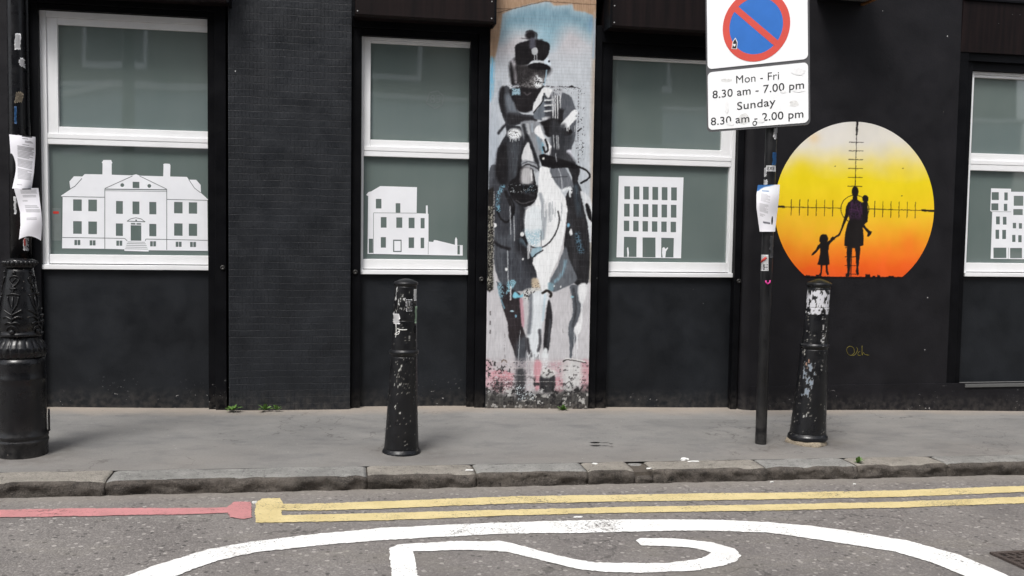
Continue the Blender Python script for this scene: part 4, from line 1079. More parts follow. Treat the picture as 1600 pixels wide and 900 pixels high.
# ================================================================== CIRCLE MURAL
cz, cxp = 325.0, 1334.8
P, nu, nv, px, py = wall_grid(X(1200), X(1470), Z(1335, 445), Z(1335, 180), 0.0050, -0.0032)
c = Canvas(px, py, (240, 190, 40), warp=.5, seed=8)
n1 = (fbm(px * .018, py * .018, 4, 31) - .5); n2 = (fbm(px * .05, py * .03, 3, 37) - .5)
tt = py + n1 * 36 + n2 * 8
stops = [(190, (224, 221, 217)), (226, (229, 223, 206)), (252, (238, 220, 140)), (280, (241, 215, 30)), (322, (242, 206, 30)), (345, (244, 192, 44)), (372, (246, 166, 40)), (396, (246, 130, 34)), (416, (243, 100, 30)), (436, (238, 92, 34))]
for k in range(3): c.c[:, k] = np.interp(tt, [s_[0] for s_ in stops], [s_[1][k] for s_ in stops])
c.glow(1252, 270, 22, 20, (240, 214, 20), .75); c.glow(1405, 268, 26, 18, (240, 212, 40), .6); c.glow(1335, 225, 60, 26, (226, 222, 220), .55)
c.glow(1228, 392, 14, 16, (246, 128, 30), .6); c.glow(1420, 385, 16, 20, (245, 120, 34), .7); c.glow(1272, 216, 9, 9, (238, 200, 140), .5)
for a, b in ((1411, 263), (1409, 306), (1305, 260)): c.ell(a, b, 1, .8, (70, 60, 40), .5)
bk = (26, 22, 22)
q = lambda a, b: (1200 + a / 3.463, 180 + b / 3.463)
Q = lambda pts: [q(*p) for p in pts]
L_ = lambda pts, wd, **k: c.line(Q(pts), wd, bk, .35, curve=False, **k)
L_([(484, 20), (480, 105)], 3.2); L_([(480, 100), (471, 392)], 1.15)
for k, yy in enumerate((146, 193, 240, 288, 336, 384)): L_([(440 - k * 1.6, yy), (516 - k * 1.6, yy + 1)], 1.0)
L_([(30, 494), (86, 496)], 3.4); L_([(80, 496), (398, 503)], 1.15); L_([(540, 507), (840, 516)], 1.15); L_([(835, 515), (910, 518)], 3.4)
for k, xx in enumerate((126, 171, 216, 261, 306, 350)): L_([(xx + 1, 456 + k), (xx - 1, 540 + k)], 1.05)
for k, xx in enumerate((577, 621, 665, 709, 753, 797)): L_([(xx + 1, 466 + k), (xx - 1, 550 + k)], 1.05)
c.line([q(470 + 76 * math.cos(t), 507 + 74 * math.sin(t)) for t in np.linspace(0, 2 * math.pi, 40)], 1.15, bk, .35, curve=False)
L_([(454, 712), (448, 872)], 1.3)
for yy in (718, 767, 814, 860): L_([(418, yy - 1), (476, yy)], 1.1)
c.ell(*q(471, 414), 5.4, 8.6, bk, .4); c.poly(Q([(458, 440), (484, 440), (486, 462), (456, 462)]), bk, .4, curve=False)
c.poly(Q([(456, 455), (434, 474), (423, 495), (416, 540), (402, 590), (388, 632), (372, 652), (378, 660), (390, 650), (406, 610), (426, 566), (438, 542), (440, 566), (428, 592), (417, 640), (413, 706), (428, 713), (425, 745), (427, 800), (430, 850), (418, 868), (424, 875), (441, 872), (443, 850), (447, 790), (452, 716), (470, 716), (475, 762), (478, 820), (474, 850), (484, 867), (492, 861), (489, 830), (497, 762), (500, 710), (517, 704), (518, 660), (513, 602), (526, 586), (538, 578), (541, 540), (536, 476), (515, 478), (492, 462), (484, 455)]), bk, .4, curve=False)
c.poly(Q([(445, 470), (470, 460), (500, 472), (530, 480), (532, 540), (515, 560), (445, 560), (436, 530)]), (66, 38, 70), 3, .7, grit=.42)
for a, b in (((455, 470), (445, 560)), ((475, 480), (500, 550)), ((500, 480), (515, 560)), ((440, 510), (520, 520))): c.line(Q([a, b]), 1.0, (104, 58, 106), .5, .5, curve=False)
c.ell(*q(527, 452), 4.9, 5.8, bk, .4); c.poly(Q([(512, 470), (538, 472), (542, 540), (538, 578), (522, 592), (510, 570)]), bk, .4, curve=False)
c.poly(Q([(512, 590), (524, 594), (534, 610), (550, 624), (563, 630), (558, 645), (544, 657), (535, 654), (540, 640), (524, 618), (508, 600)]), bk, .4, curve=False)
c.poly(Q([(285, 650), (301, 643), (318, 648), (325, 668), (320, 684), (300, 690), (281, 688), (278, 670)]), bk, .4)
c.poly(Q([(288, 686), (318, 686), (345, 668), (372, 648), (380, 655), (358, 672), (340, 690), (331, 706), (326, 740), (331, 772), (333, 808), (300, 813), (265, 808), (276, 780), (283, 742), (281, 718), (263, 742), (245, 757), (235, 760), (240, 745), (258, 728), (270, 704)]), bk, .4, curve=False)
c.poly(Q([(284, 806), (296, 806), (293, 845), (288, 869), (273, 869), (283, 850)]), bk, .4, curve=False); c.poly(Q([(311, 806), (322, 806), (325, 845), (330, 862), (320, 867), (313, 850)]), bk, .4, curve=False)
L_([(340, 672), (352, 660), (356, 672)], 2.4)
for a, b, h in ((205, 228, 12), (232, 246, 8), (258, 276, 14), (280, 292, 7), (526, 552, 16), (566, 580, 8), (590, 606, 12), (650, 668, 8), (668, 682, 7)): c.poly(Q([(a, 885), (a + 1, 876 - h), (b, 876 - h + 2), (b + 2, 885)]), bk, .4, curve=False)
c.poly([(1190, 431.5), (1256, 431), (1300, 432.2), (1406, 432.6), (1480, 433), (1480, 460), (1190, 460)], bk, .5, curve=False)
c.c += (n2 * 14)[:, None]
keep = (((px - cxp) / 124.6) ** 2 + ((py - cz) / 134.8) ** 2 < 1.0) & (py < 434)
r_ = np.sqrt(((px - cxp) / 124.6) ** 2 + ((py - cz) / 134.8) ** 2)
# push the rim vertices of the cell grid onto the circle for a clean edge
bad = (r_ >= 1.0) & (r_ < 1.013) & (py < 434)
for i in np.nonzero(bad)[0]:
    tx, ty = cxp + (px[i] - cxp) / r_[i], cz + (py[i] - cz) / r_[i]
    xx, zz = wp(tx, ty, -0.0032); P[i, 0], P[i, 2] = xx, zz
o = obj('circle_mural', grid_mesh('circle_mural', P, nu, nv, c.c, keep | bad), M['mural_smooth'])
tag(o, 'round yellow and orange gun-sight painting with silhouettes of a woman and two children', 'mural')
# painter's signature under it: thin yellow strokes
bm = BM()
def stroke_wall(bm, pts, y, r):
    tube(bm, [(wp(a, b, y)[0], y, wp(a, b, y)[1]) for a, b in pts], r, 6)
for s_ in ([(1328, 541), (1324, 543), (1323, 548), (1326, 554), (1331, 555), (1335, 550), (1333, 543), (1328, 541)], [(1332, 556), (1337, 553), (1340, 546), (1338, 543)], [(1344, 549), (1341, 551), (1341, 555), (1345, 555)], [(1347, 540), (1347, 555), (1349, 551), (1352, 554), (1358, 555)]):
    stroke_wall(bm, [tuple(p) for p in cat_rom(s_, False, 4)], -.001, .0017)
tag(obj('signature', bm, M['yellow_chalk']), 'small yellow scrawled artist signature low on the black wall', 'signature')

# ================================================================== VINYL CUT-OUTS ON THE WINDOWS
def decal(name, off, outer, holes, lines, label, extra=()):
    k = 4.0
    yf, yb, yl = YG - .0018, YG - .0006, YG - .0024
    tp = lambda p, y: wp(off[0] + p[0] / k, off[1] + p[1] / k, y)
    bm = BM()
    poly_prism(bm, [tp(p, yf) for p in outer], lambda a, b: (a, yf, b), lambda a, b: (a, yb, b), [[tp(p, yf) for p in h] for h in holes])
    for e in extra:
        poly_prism(bm, [tp(p, yf) for p in e], lambda a, b: (a, yf, b), lambda a, b: (a, yb, b))
    bmesh.ops.recalc_face_normals(bm, faces=bm.faces)
    o = obj(name, bm, M['vinyl'])
    tag(o, label, 'window decal', 'white building cut-outs on the windows')
    if lines:
        bm = BM()
        for a, b, wd in lines:
            (ax, az), (bx, bz) = tp(a, yl), tp(b, yl)
            d = Vector((bx - ax, 0, bz - az)); nn = Vector((-d.z, 0, d.x)).normalized() * (wd * 0.0011)
            A, B = Vector((ax, yl, az)), Vector((bx, yl, bz))
            bm.faces.new([bm.verts.new(v) for v in (A - nn, B - nn, B + nn, A + nn)])
        obj('cut_lines', bm, M['vinyl_line'], o)
    return o
def R_(x0, y0, x1, y1, sk=0.0): return [(x0, y0), (x1, y0 + sk), (x1, y1 + sk), (x0, y1)]
def circ(cx, cy, r): return [(cx + r * math.cos(t), cy + r * math.sin(t)) for t in np.linspace(0, 2 * math.pi, 14)[:-1]]
hol = [R_(457, 346, 511, 418, 1), R_(552, 347, 606, 420, 1), R_(725, 356, 768, 436, 1), R_(828, 359, 871, 438, 1), R_(933, 362, 977, 439, 1), R_(1088, 362, 1141, 433, 1), R_(1180, 364, 1232, 435, 1),
       R_(457, 482, 511, 561, 1), R_(552, 484, 606, 563, 1), R_(724, 496, 768, 574, 1), R_(933, 499, 977, 576, 1), R_(1088, 496, 1141, 573, 1), R_(1180, 498, 1232, 574, 1), R_(817, 508, 883, 604, 1), R_(829, 236, 871, 275, 1), circ(764, 257, 12), circ(933, 262, 12)]
for x, y in ((465, 600), (560, 602), (727, 604), (938, 608), (1098, 611), (1188, 612)): hol += [R_(x, y, x + 17, y + 32), R_(x + 20, y, x + 37, y + 32)]
lines = [((380, 328), (655, 333), 2), ((1043, 346), (1300, 352), 2), ((655, 280), (655, 655), 2), ((1042, 284), (1042, 662), 2), ((655, 282), (1042, 286), 3), ((655, 292), (1042, 296), 1.5), ((655, 278), (828, 200), 2), ((872, 200), (1042, 282), 2),
         ((390, 584), (780, 590), 2), ((912, 594), (1298, 602), 2), ((780, 590), (795, 606), 2), ((912, 594), (908, 606), 2), ((512, 215), (470, 262), 2), ((470, 262), (436, 282), 2), ((1180, 222), (1215, 275), 2), ((1215, 275), (1254, 305), 2),
         ((793, 482), (908, 486), 2.5), ((797, 480), (820, 466), 2), ((820, 466), (850, 461), 2), ((850, 461), (882, 468), 2), ((882, 468), (904, 484), 2), ((818, 498), (846, 499), 5), ((853, 499), (882, 500), 5), ((846, 477), (856, 477), 5),
         ((797, 612), (906, 614), 1.5), ((793, 622), (911, 624), 1.5), ((789, 633), (916, 635), 1.5), ((785, 644), (920, 646), 1.5), ((781, 655), (925, 657), 1.5)]
decal('mansion_cutout', (0, 225), [(388, 652), (392, 334), (380, 324), (440, 284), (434, 234), (462, 202), (514, 203), (530, 188), (640, 190), (641, 122), (636, 116), (646, 100), (694, 100), (702, 117), (698, 124), (698, 192), (826, 196), (850, 189), (874, 198), (1020, 202), (1022, 134), (1020, 126), (1030, 122), (1060, 124), (1065, 134), (1063, 203), (1168, 206), (1180, 223), (1226, 224), (1254, 256), (1256, 306), (1300, 346), (1296, 356), (1299, 668), (930, 664), (928, 672), (778, 668), (777, 658), (655, 655)], hol, lines,
      'white cut-out of a mansion with pediment, chimneys and front steps in the window')
hol = [R_(749, 343, 784, 403), R_(873, 370, 902, 429), R_(780, 457, 816, 523), R_(877, 459, 914, 524), R_(954, 461, 991, 526), R_(1029, 463, 1054, 527), R_(780, 582, 812, 648), R_(954, 584, 988, 650), R_(1029, 586, 1051, 651), R_(857, 598, 910, 675), R_(705, 592, 731, 681), R_(1259, 634, 1274, 690)]
decal('townhouse_cutout', (400, 225), [(697, 686), (701, 326), (688, 318), (703, 300), (720, 296), (776, 263), (1006, 270), (1004, 433), (1062, 435), (1062, 384), (1073, 384), (1074, 436), (1078, 437), (1078, 610), (1108, 612), (1112, 600), (1125, 601), (1243, 630), (1244, 594), (1250, 582), (1257, 594), (1258, 632), (1292, 632), (1292, 698)], hol,
      [((735, 430), (1004, 432), 1.5), ((735, 430), (733, 684), 1.5), ((1077, 612), (1076, 690), 1.5)],
      'white cut-out of a small two-storey house with a low side wing in the narrow window', [R_(864, 606, 904, 668)])
hol = []
for j, (y0, y1) in enumerate(((264, 345), (373, 453), (479, 544))):
    for i in range(6): hol.append(R_(702 + i * 58.5 - j * 1.5, y0 + i * 1.4, 738 + i * 58.5 - j * 2.5, y1 + i * 1.4, .5))
hol += [[(700, 580), (779, 582), (778, 706), (728, 706), (731, 680), (727, 648), (723, 644), (719, 652), (721, 690), (722, 706), (698, 706)], R_(816, 584, 897, 708, 1), [(933, 586), (1012, 588), (1009, 709), (958, 709), (962, 672), (976, 650), (972, 646), (960, 656), (950, 644), (940, 650), (938, 680), (942, 709), (932, 709)]]
decal('office_block_cutout', (800, 225), [(668, 199), (1072, 209), (1056, 714), (653, 708)], hol, [], 'white cut-out of a tall flat-roofed office block with tiny white figures in its doorways')
hol = [R_(1398, 301, 1443, 350), R_(1477, 303, 1499, 352), R_(1396, 371, 1440, 415), R_(1474, 374, 1496, 418), R_(1536, 324, 1596, 386), R_(1533, 407, 1593, 444), R_(1425, 453, 1449, 502), R_(1468, 455, 1491, 504), R_(1530, 493, 1551, 527), R_(1568, 495, 1588, 529), R_(1422, 536, 1445, 593), R_(1464, 537, 1488, 594), R_(1526, 568, 1547, 612), R_(1564, 570, 1586, 614), R_(1409, 648, 1490, 713), R_(1513, 650, 1588, 714), R_(1625, 326, 1680, 388), R_(1622, 495, 1650, 529), R_(1612, 650, 1690, 714)]
decal('flats_cutout', (1200, 225), [(1392, 717), (1402, 424), (1390, 418), (1395, 277), (1519, 280), (1519, 298), (1760, 302), (1756, 722)], hol, [((1402, 423), (1520, 424), 1.5), ((1503, 648), (1501, 718), 1.5)], 'white cut-out of a stepped block of flats in the window at the right edge')

# ================================================================== STREET LAMP POST
def toward_cam(cx, cy):
    d = np.array([CAM[0] - cx, CAM[1] - cy]); d /= np.linalg.norm(d)
    return d, np.array([-d[1], d[0]])            # towards the camera, and to the right as seen from it
def cyl_pt(cx, cy, r, dx, z, tilt=(0, 0), z0=0.0):
    """surface point at sideways offset dx (metres, + = right in the photo)"""
    d, s = toward_cam(cx, cy)
    a = math.asin(max(-.985, min(.985, dx / r)))
    v = d * math.cos(a) * r + s * math.sin(a) * r
    return Vector((cx + tilt[0] * (z - z0) + v[0], cy + tilt[1] * (z - z0) + v[1], z))
LP = gp(35.5, 709); lx, ly, lz = LP
SC = 265.0
zrow = lambda py: Z(35.5, py, ly)
lamp = empty('street_lamp', (lx, ly, lz), 'ornate black cast-iron lamp post with leaf relief at the left edge', 'lamp post')
pf = lambda rows: [(r / SC, zrow(py) - lz) for py, r in rows]
bm = BM(); lathe(bm, smooth_prof(pf([(724, 36.3), (690, 36.5), (688.5, 37.4), (685, 37.4), (684, 36.2), (681.5, 36.2), (680, 37.4), (676.5, 37.2), (674, 35.2), (594, 34.5), (592, 35.2), (587, 35.2), (585, 34.3), (558, 34)]), .03), lx, ly, lz, 64); obj('base', bm, M['lamp'], lamp)
bm = BM(); lathe(bm, smooth_prof(pf([(557.5, 33), (554, 35), (548, 36.5), (542, 36), (535, 32.5), (530, 28.8), (527.5, 27.8), (524.5, 27.8)]), .006), lx, ly, lz, 180,
                 lobes=lambda t, r, z: r * (1 - 0.055 * (1 - abs(math.sin(9 * t))) ** 2 * (1 if r > .112 else .3))); obj('fluted_collar', bm, M['lamp'], lamp)
vrows = [(524, 30.8), (522, 31.6), (519, 31.4), (517.5, 29), (514, 30), (508, 31.2), (500, 30.8), (480, 28), (450, 23.6), (425, 19.6), (418, 18.6)]
bm = BM(); lathe(bm, smooth_prof(pf(vrows), .02), lx, ly, lz, 64); vase = obj('vase', bm, M['lamp'], lamp)
vr = lambda py: np.interp(-py, [-a for a, b in vrows], [b for a, b in vrows]) / SC
bm = BM(); lathe(bm, pf([(418, 19), (416.5, 21.2), (414, 21.6), (408, 21.6), (405.5, 20.4), (404.5, 15), (403, 13.6)]), lx, ly, lz, 64)
for k in range(22):
    t = 2 * math.pi * k / 22; ball(bm, (lx + 22 / SC * math.cos(t), ly + 22 / SC * math.sin(t), zrow(410.5)), 3.6 / SC, 2, (1, 1, 1.15))
obj('beaded_ring', bm, M['lamp'], lamp)
bm = BM(); lathe(bm, [(13.2 / SC, zrow(404.5) - lz), (12.8 / SC, zrow(250) - lz), (12.2 / SC, 2.6), (11 / SC, 4.2)], lx, ly, lz, 40); obj('shaft', bm, M['lamp'], lamp)
d_, s_ = toward_cam(lx, ly)
cp = [(lx + s_[0] * 14.5 / SC, ly + s_[1] * 14.5 / SC, z) for z in np.linspace(zrow(404), 4.1, 12)]
bm = BM(); tube(bm, cp, 2.7 / SC, 10); obj('conduit', bm, M['lamp'], lamp)
bm = BM(); kx_ = [cyl_pt(lx, ly, 36 / SC, 35.2 / SC, zrow(y)) + Vector((0.008, 0, 0)) for y in (640, 655, 668, 673)]
tube(bm, kx_, .006, 8); ball(bm, kx_[-1], .009, 1); obj('latch', bm, M['lamp'], lamp)
for rot in range(5):
    bm = BM()
    base_a = -23 + rot * 72
    def op(dx, py, out=.003):
        r = vr(py) + out; a = math.radians(base_a) + dx / SC / r
        v = d_ * math.cos(a) * r + s_ * math.sin(a) * r
        return Vector((lx + v[0], ly + v[1], zrow(py)))
    def ost(pts, wd): tube(bm, [op(*p) for p in cat_rom(pts, False, 4)], wd / SC * .62, 6)
    ost([(-7, 434), (0, 430), (8, 434), (2, 445), (-5, 440), (-7, 434)], 1.8); ost([(-2, 440), (3, 434)], 1.6); ost([(0, 445), (0, 458)], 2.2)
    ost([(-5, 449.5), (5, 449.5)], 2.2); ost([(-10, 460), (0, 457.5), (10, 460)], 2.4); ost([(-7.5, 462), (-6, 472), (0, 485)], 2); ost([(8, 462), (6, 474), (0, 485)], 2); ost([(0, 462), (0, 508)], 2.2)
    for s2 in (-1, 1):
        ost([(0, 490), (7 * s2, 486), (14 * s2, 482)], 2.6); ost([(0, 497), (8 * s2, 492.5), (15 * s2, 494)], 2.8); ost([(0, 503), (6 * s2, 501), (11 * s2, 504)], 2.8); ost([(0, 506), (6 * s2, 509), (8 * s2, 514)], 2)
    ball(bm, op(0, 516), 5 / SC, 1); ball(bm, op(0, 425), 3 / SC, 1)
    obj('leaf_relief', bm, M['lamp'], vase)

# ================================================================== BOLLARDS
def paint_mesh(o, fn):
    me = o.data; n = len(me.vertices); a = np.empty(n * 3); me.vertices.foreach_get('co', a); a = a.reshape(-1, 3)
    rgb, al = fn(a)
    at = me.attributes.new('paint', 'FLOAT_COLOR', 'POINT')
    at.data.foreach_set('color', np.hstack([lin(rgb) * .9, al[:, None]]).astype(np.float32).ravel())
def bollard(base_px, sc, rows, tilt, label, cap_k, ring_k, foot_k, seed, patches=()):
    bx, by, bz = gp(*base_px)
    zr = lambda py: Z(base_px[0], py, by) - bz
    root = empty('bollard', (bx, by, bz), label, 'bollard', 'black cast-iron bollards on the pavement')
    d, s = toward_cam(bx, by)
    prof = [(max(r, 0) / sc, zr(py)) for py, r in rows]
    seg = [('foot_ring', prof[:foot_k + 1]), ('body', prof[foot_k:ring_k[0] + 1]), ('waist_ring', prof[ring_k[0]:ring_k[1] + 1]), ('body', prof[ring_k[1]:cap_k + 1]), ('cap', prof[cap_k:])]
    bms = {}
    for nm_, pr in seg:
        b = bms.setdefault(nm_, BM())
        lathe(b, smooth_prof(pr, .006 if nm_ == 'body' else .004), bx, by, bz, 110 if nm_ == 'body' else 56, tilt)
    def fn(a):
        x, y, z = a[:, 0] - tilt[0] * a[:, 2], a[:, 1] - tilt[1] * a[:, 2], a[:, 2]
        side = (x * s[0] + y * s[1]) * sc; fr = (x * d[0] + y * d[1])
        th = np.arctan2(side / sc, fr) * .09
        hz = z * sc
        n = fbm(th * 160 + seed, z * 90, 4, seed); big = fbm(th * 30 + seed, z * 9, 3, seed + 3)
        al = np.clip((n - .765 + (big - .5) * .42) * 30, 0, 1) * .75
        rgb = np.tile(np.array([150., 148., 142.]), (len(a), 1))
        rgb *= (0.55 + 0.6 * vnoise(th * 60, z * 60, seed + 5))[:, None]
        for (s0, s1, h0, h1, col, thr, k) in patches:
            m = (fr > -.02) & (side > s0) & (side < s1) & (hz > h0) & (hz < h1)
            ed = np.minimum(np.minimum(side - s0, s1 - side) / 3.0, np.minimum(hz - h0, h1 - hz) / 8.0)
            v = np.clip((fbm(th * 70 + k, z * 34, 4, seed + k) - thr + np.clip(ed - 1, -1, 0) * .14) * 30, 0, 1) * m
            rgb = rgb * (1 - v[:, None]) + np.array(col, float) * v[:, None]; al = np.maximum(al, v)
        return rgb, al
    for nm_, b in bms.items():
        o = obj(nm_, b, M['iron'], root); paint_mesh(o, (lambda a: (fn(a)[0], fn(a)[1] * .15)) if nm_ == 'cap' else fn)
    return bx, by, bz, zr
B1 = bollard((627, 706), 248.0, [(713.5, 29), (709, 30.4), (704, 30), (701, 28.2), (699, 26.9), (640, 23.6), (556, 20.4), (553.5, 20.2), (552.5, 22.2), (549.5, 23.2), (547, 22.6), (545.8, 20), (500, 18.6), (447, 17.4), (445.5, 17.6), (444.5, 18.9), (441.6, 19.0), (440, 17.2), (437.5, 11.5), (435.8, 5), (435.2, 0)],
             (.019, 0), 'upright black cast-iron bollard left of the horse mural, with torn stickers near its top', 13, (6, 12), 4, 3,
             [(-20, 0, 212, 264, (190, 192, 192), .66, 11), (-16, 2, 60, 150, (175, 176, 172), .69, 12), (-12, -2, 20, 46, (176, 168, 140), .68, 13), (-10, 16, 165, 260, (150, 150, 148), .72, 14), (-18, -4, 186, 214, (150, 140, 120), .68, 15)])
B2 = bollard((1261, 691.5), 220.0, [(686.5, 28), (683.5, 30.2), (679.5, 29.8), (677, 27.9), (675, 27.2), (640, 25), (545, 20.4), (542.5, 20.2), (541.5, 21.8), (539.5, 22.3), (537.5, 21.8), (536.5, 19.6), (480, 17.7), (449, 16.7), (447, 17), (446, 18.6), (443, 18.9), (441, 16.5), (438, 10), (436, 4), (435.3, 0)],
             (.046, 0), 'leaning black cast-iron bollard in front of the circle mural, with peeling white paint patches', 13, (6, 12), 4, 9,
             [(-17, 17, 200, 238, (200, 200, 206), .40, 21), (-17, -8, 182, 204, (186, 176, 156), .62, 22), (-17, -10, 138, 182, (180, 178, 172), .64, 23), (8, 17, 150, 198, (186, 186, 188), .56, 24), (-14, 4, 74, 128, (128, 138, 150), .52, 25), (-15, -4, 118, 132, (170, 130, 110), .50, 28), (-14, 10, 30, 60, (170, 170, 168), .73, 26), (-4, 16, 100, 146, (120, 120, 120), .70, 27)])
bm = BM()
lathe(bm, [(0.142, -.03), (0.138, .012), (0.128, .030), (0.10, .036)], B2[0] - .004, B2[1] + .0, B2[2], 40, lobes=lambda t, r, z: r * (1 + .05 * math.sin(3 * t) + .03 * math.sin(7 * t)))
tag(obj('mortar_mound', bm, M['mortar_mound'], smooth=True), 'sandy mortar patch round the foot of the leaning bollard', 'mortar patch')

# ================================================================== PARKING SIGN ON ITS POLE
SPx, SPy, SPz = gp(1188.5, 693)
sign = empty('parking_sign', (SPx, SPy, SPz), 'white no-parking sign with a red and blue roundel on a black pole', 'road sign')
PR = .0385
bm = BM(); lathe(bm, smooth_prof([(PR, -.03), (PR, 2.0), (PR, 3.26)], .05), SPx, SPy, SPz, 36, (.0035, 0)); obj('pole', bm, M['pole'], sign)
AZ, RL = math.radians(36), math.radians(2.3)
Uh = np.array([math.cos(AZ), -math.sin(AZ), 0]); Nn = np.array([-math.sin(AZ), -math.cos(AZ), 0.0]); Vz = np.array([0, 0, 1.0])
U = Uh * math.cos(RL) + Vz * math.sin(RL); V = -Uh * math.sin(RL) + Vz * math.cos(RL)
SO = np.array([SPx + .007, SPy, 0]) + Nn * .062
def uv(px_, py_):
    p = on_plane(px_, py_, Nn, Nn @ SO); return float((p - SO) @ U), float((p - SO) @ V)
def sp(u, v, d=0.0): return tuple(SO + U * u + V * v + Nn * d)
def rrect(u0, u1, v0, v1, r, n=6):
    out = []
    for cu, cv, a0 in ((u1 - r, v0 + r, -90), (u1 - r, v1 - r, 0), (u0 + r, v1 - r, 90), (u0 + r, v0 + r, 180)):
        out += [(cu + r * math.cos(math.radians(a0 + 90 * k / n)), cv + r * math.sin(math.radians(a0 + 90 * k / n))) for k in range(n + 1)]
    return out
def sprism(pts, d0, d1, holes=(), bm=None):
    bm = bm or BM()
    poly_prism(bm, pts, lambda a, b: sp(a, b, d1), lambda a, b: sp(a, b, d0), holes)
    bmesh.ops.recalc_face_normals(bm, faces=bm.faces)
    return bm
lu0, lv1 = uv(1109.5, 113); lu1, lv1b = uv(1265, 97); _, lv0 = uv(1106, 203); _, lv0b = uv(1261, 192)
u0, u1 = uv(1106.5, 160)[0], uv(1263, 145)[0]; v0, v1 = (lv0 + lv0b) / 2, (lv1 + lv1b) / 2
vu0 = v1 + .022; cu, rr = (u0 + u1) / 2 - .002, .225
cv = uv(1187, 92.5)[1] + rr; vu1 = cv + (cv - vu0) + .0
obj('backing_plate', sprism(rrect(u0 - .011, u1 + .011, v0 - .014, vu1 + .012, .03), -.006, -.0005), M['sign_edge'], sign)
for zz in (v0 + .12, vu0 + .18, vu1 - .2):
    bm = BM(); zc = SO[2] + zz
    lathe(bm, [(PR + .001, zc - SPz - .016), (PR + .006, zc - SPz - .015), (PR + .006, zc - SPz + .015), (PR + .001, zc - SPz + .016)], SPx + .003, SPy, SPz, 30)
    obj('clamp', bm, M['lock'], sign)
up = obj('upper_plate', sprism(rrect(u0, u1, vu0, vu1, .03), 0.0, .003), M['sign_white'], sign)
lo = obj('lower_plate', sprism(rrect(u0, u1, v0, v1, .03), 0.0, .003), M['sign_white'], sign)
ring = lambda r, n=64: [(cu + r * math.cos(2 * math.pi * k / n), cv + r * 1.06 * math.sin(2 * math.pi * k / n)) for k in range(n)]
obj('blue_disc', sprism(ring(rr * .80), .003, .0042), M['sign_blue'], up)
bm = sprism(ring(rr), .003, .0048, [ring(rr * .795)])
hw = rr * .088; a45 = math.radians(-43); ca, sa = math.cos(a45), math.sin(a45)
bar = [(cu + ca * t - sa * w_, cv + 1.06 * (sa * t + ca * w_)) for t, w_ in ((-rr * .81, -hw), (rr * .81, -hw), (rr * .81, hw), (-rr * .81, hw))]
sprism(bar, .0042, .0052, bm=bm)
obj('red_ring', bm, M['sign_red'], up)
def text_mesh(s_, bold=0.007):
    cu_ = bpy.data.curves.new('lettering', 'FONT'); cu_.body = s_; cu_.size = 1; cu_.offset = bold; cu_.resolution_u = 4
    cu_.space_character = 1.04
    o = bpy.data.objects.new('lettering', cu_); COL.objects.link(o)
    dg = bpy.context.evaluated_depsgraph_get(); dg.update()
    me = bpy.data.meshes.new_from_object(o.evaluated_get(dg))
    bpy.data.objects.remove(o); bpy.data.curves.remove(cu_)
    return me
CAP = .70
def sign_text(s_, a, b, caph, d=.0042, name='lettering', mat='sign_black', par=None):
    """a, b: photo pixels of the baseline's two ends; caph: capital height in metres"""
    me = text_mesh(s_, 0.0 if 'M' in s_ else 0.006); n = len(me.vertices); co = np.empty(n * 3); me.vertices.foreach_get('co', co); co = co.reshape(-1, 3)
    (ua, va), (ub, vb) = uv(*a), uv(*b)
    x0_, x1_ = co[:, 0].min(), co[:, 0].max()
    t = (co[:, 0] - x0_) / (x1_ - x0_)
    uu = ua + (ub - ua) * t; vv = va + (vb - va) * t + co[:, 1] / CAP * caph
    P_ = SO + U * uu[:, None] + V * vv[:, None] + Nn * d
    me.vertices.foreach_set('co', P_.ravel()); me.update()
    o = obj(name, me, M[mat], par or lo); return o
sign_text('Mon - Fri', (1150.5, 130.5), (1217.5, 124), .053)
sign_text('8.30 am - 7.00 pm', (1113.6, 154), (1256.5, 138.3), .053)
sign_text('Sunday', (1152, 172), (1212, 164.6), .053)
sign_text('8.30 am - 2.00 pm', (1111, 196), (1255.5, 183.5), .053)
sign_text('o', (1175.8, 196.8), (1183.2, 196), .050)
def rag(cx_, cy_, rx, ry, seed, n=18):
    r = random.Random(seed); return [uv(cx_ + rx * r.uniform(.75, 1.1) * math.cos(t), cy_ + ry * r.uniform(.75, 1.1) * math.sin(t)) for t in np.linspace(0, 2 * math.pi, n)[:-1]]
zq = lambda a, b: (1095 + a / 4.186, b / 4.186)
for cx_, cy_, rx, ry, sd_ in ((195, 808, 26, 16, 1), (540, 600, 18, 11, 2), (392, 790, 30, 15, 3), (640, 470, 46, 26, 4), (170, 700, 14, 46, 5), (640, 595, 40, 8, 6)):
    a, b = zq(cx_, cy_); obj('torn_sticker_scrap', sprism(rag(a, b, rx / 4.186, ry / 4.186, sd_), .0044, .0050), M['sign_scuff'], lo)
gm_ = m_flat('grey_glue_mark', (0.72, 0.72, 0.71), .6, var=.25, sc=70)
for cx_, cy_, rx, ry, sd_ in ((280, 778, 40, 40, 11), (610, 680, 34, 22, 13), (170, 525, 40, 12, 14)):
    a, b = zq(cx_, cy_); obj('glue_mark', sprism(rag(a, b, rx / 4.186, ry / 4.186, sd_), .0031, .0036), gm_, lo)

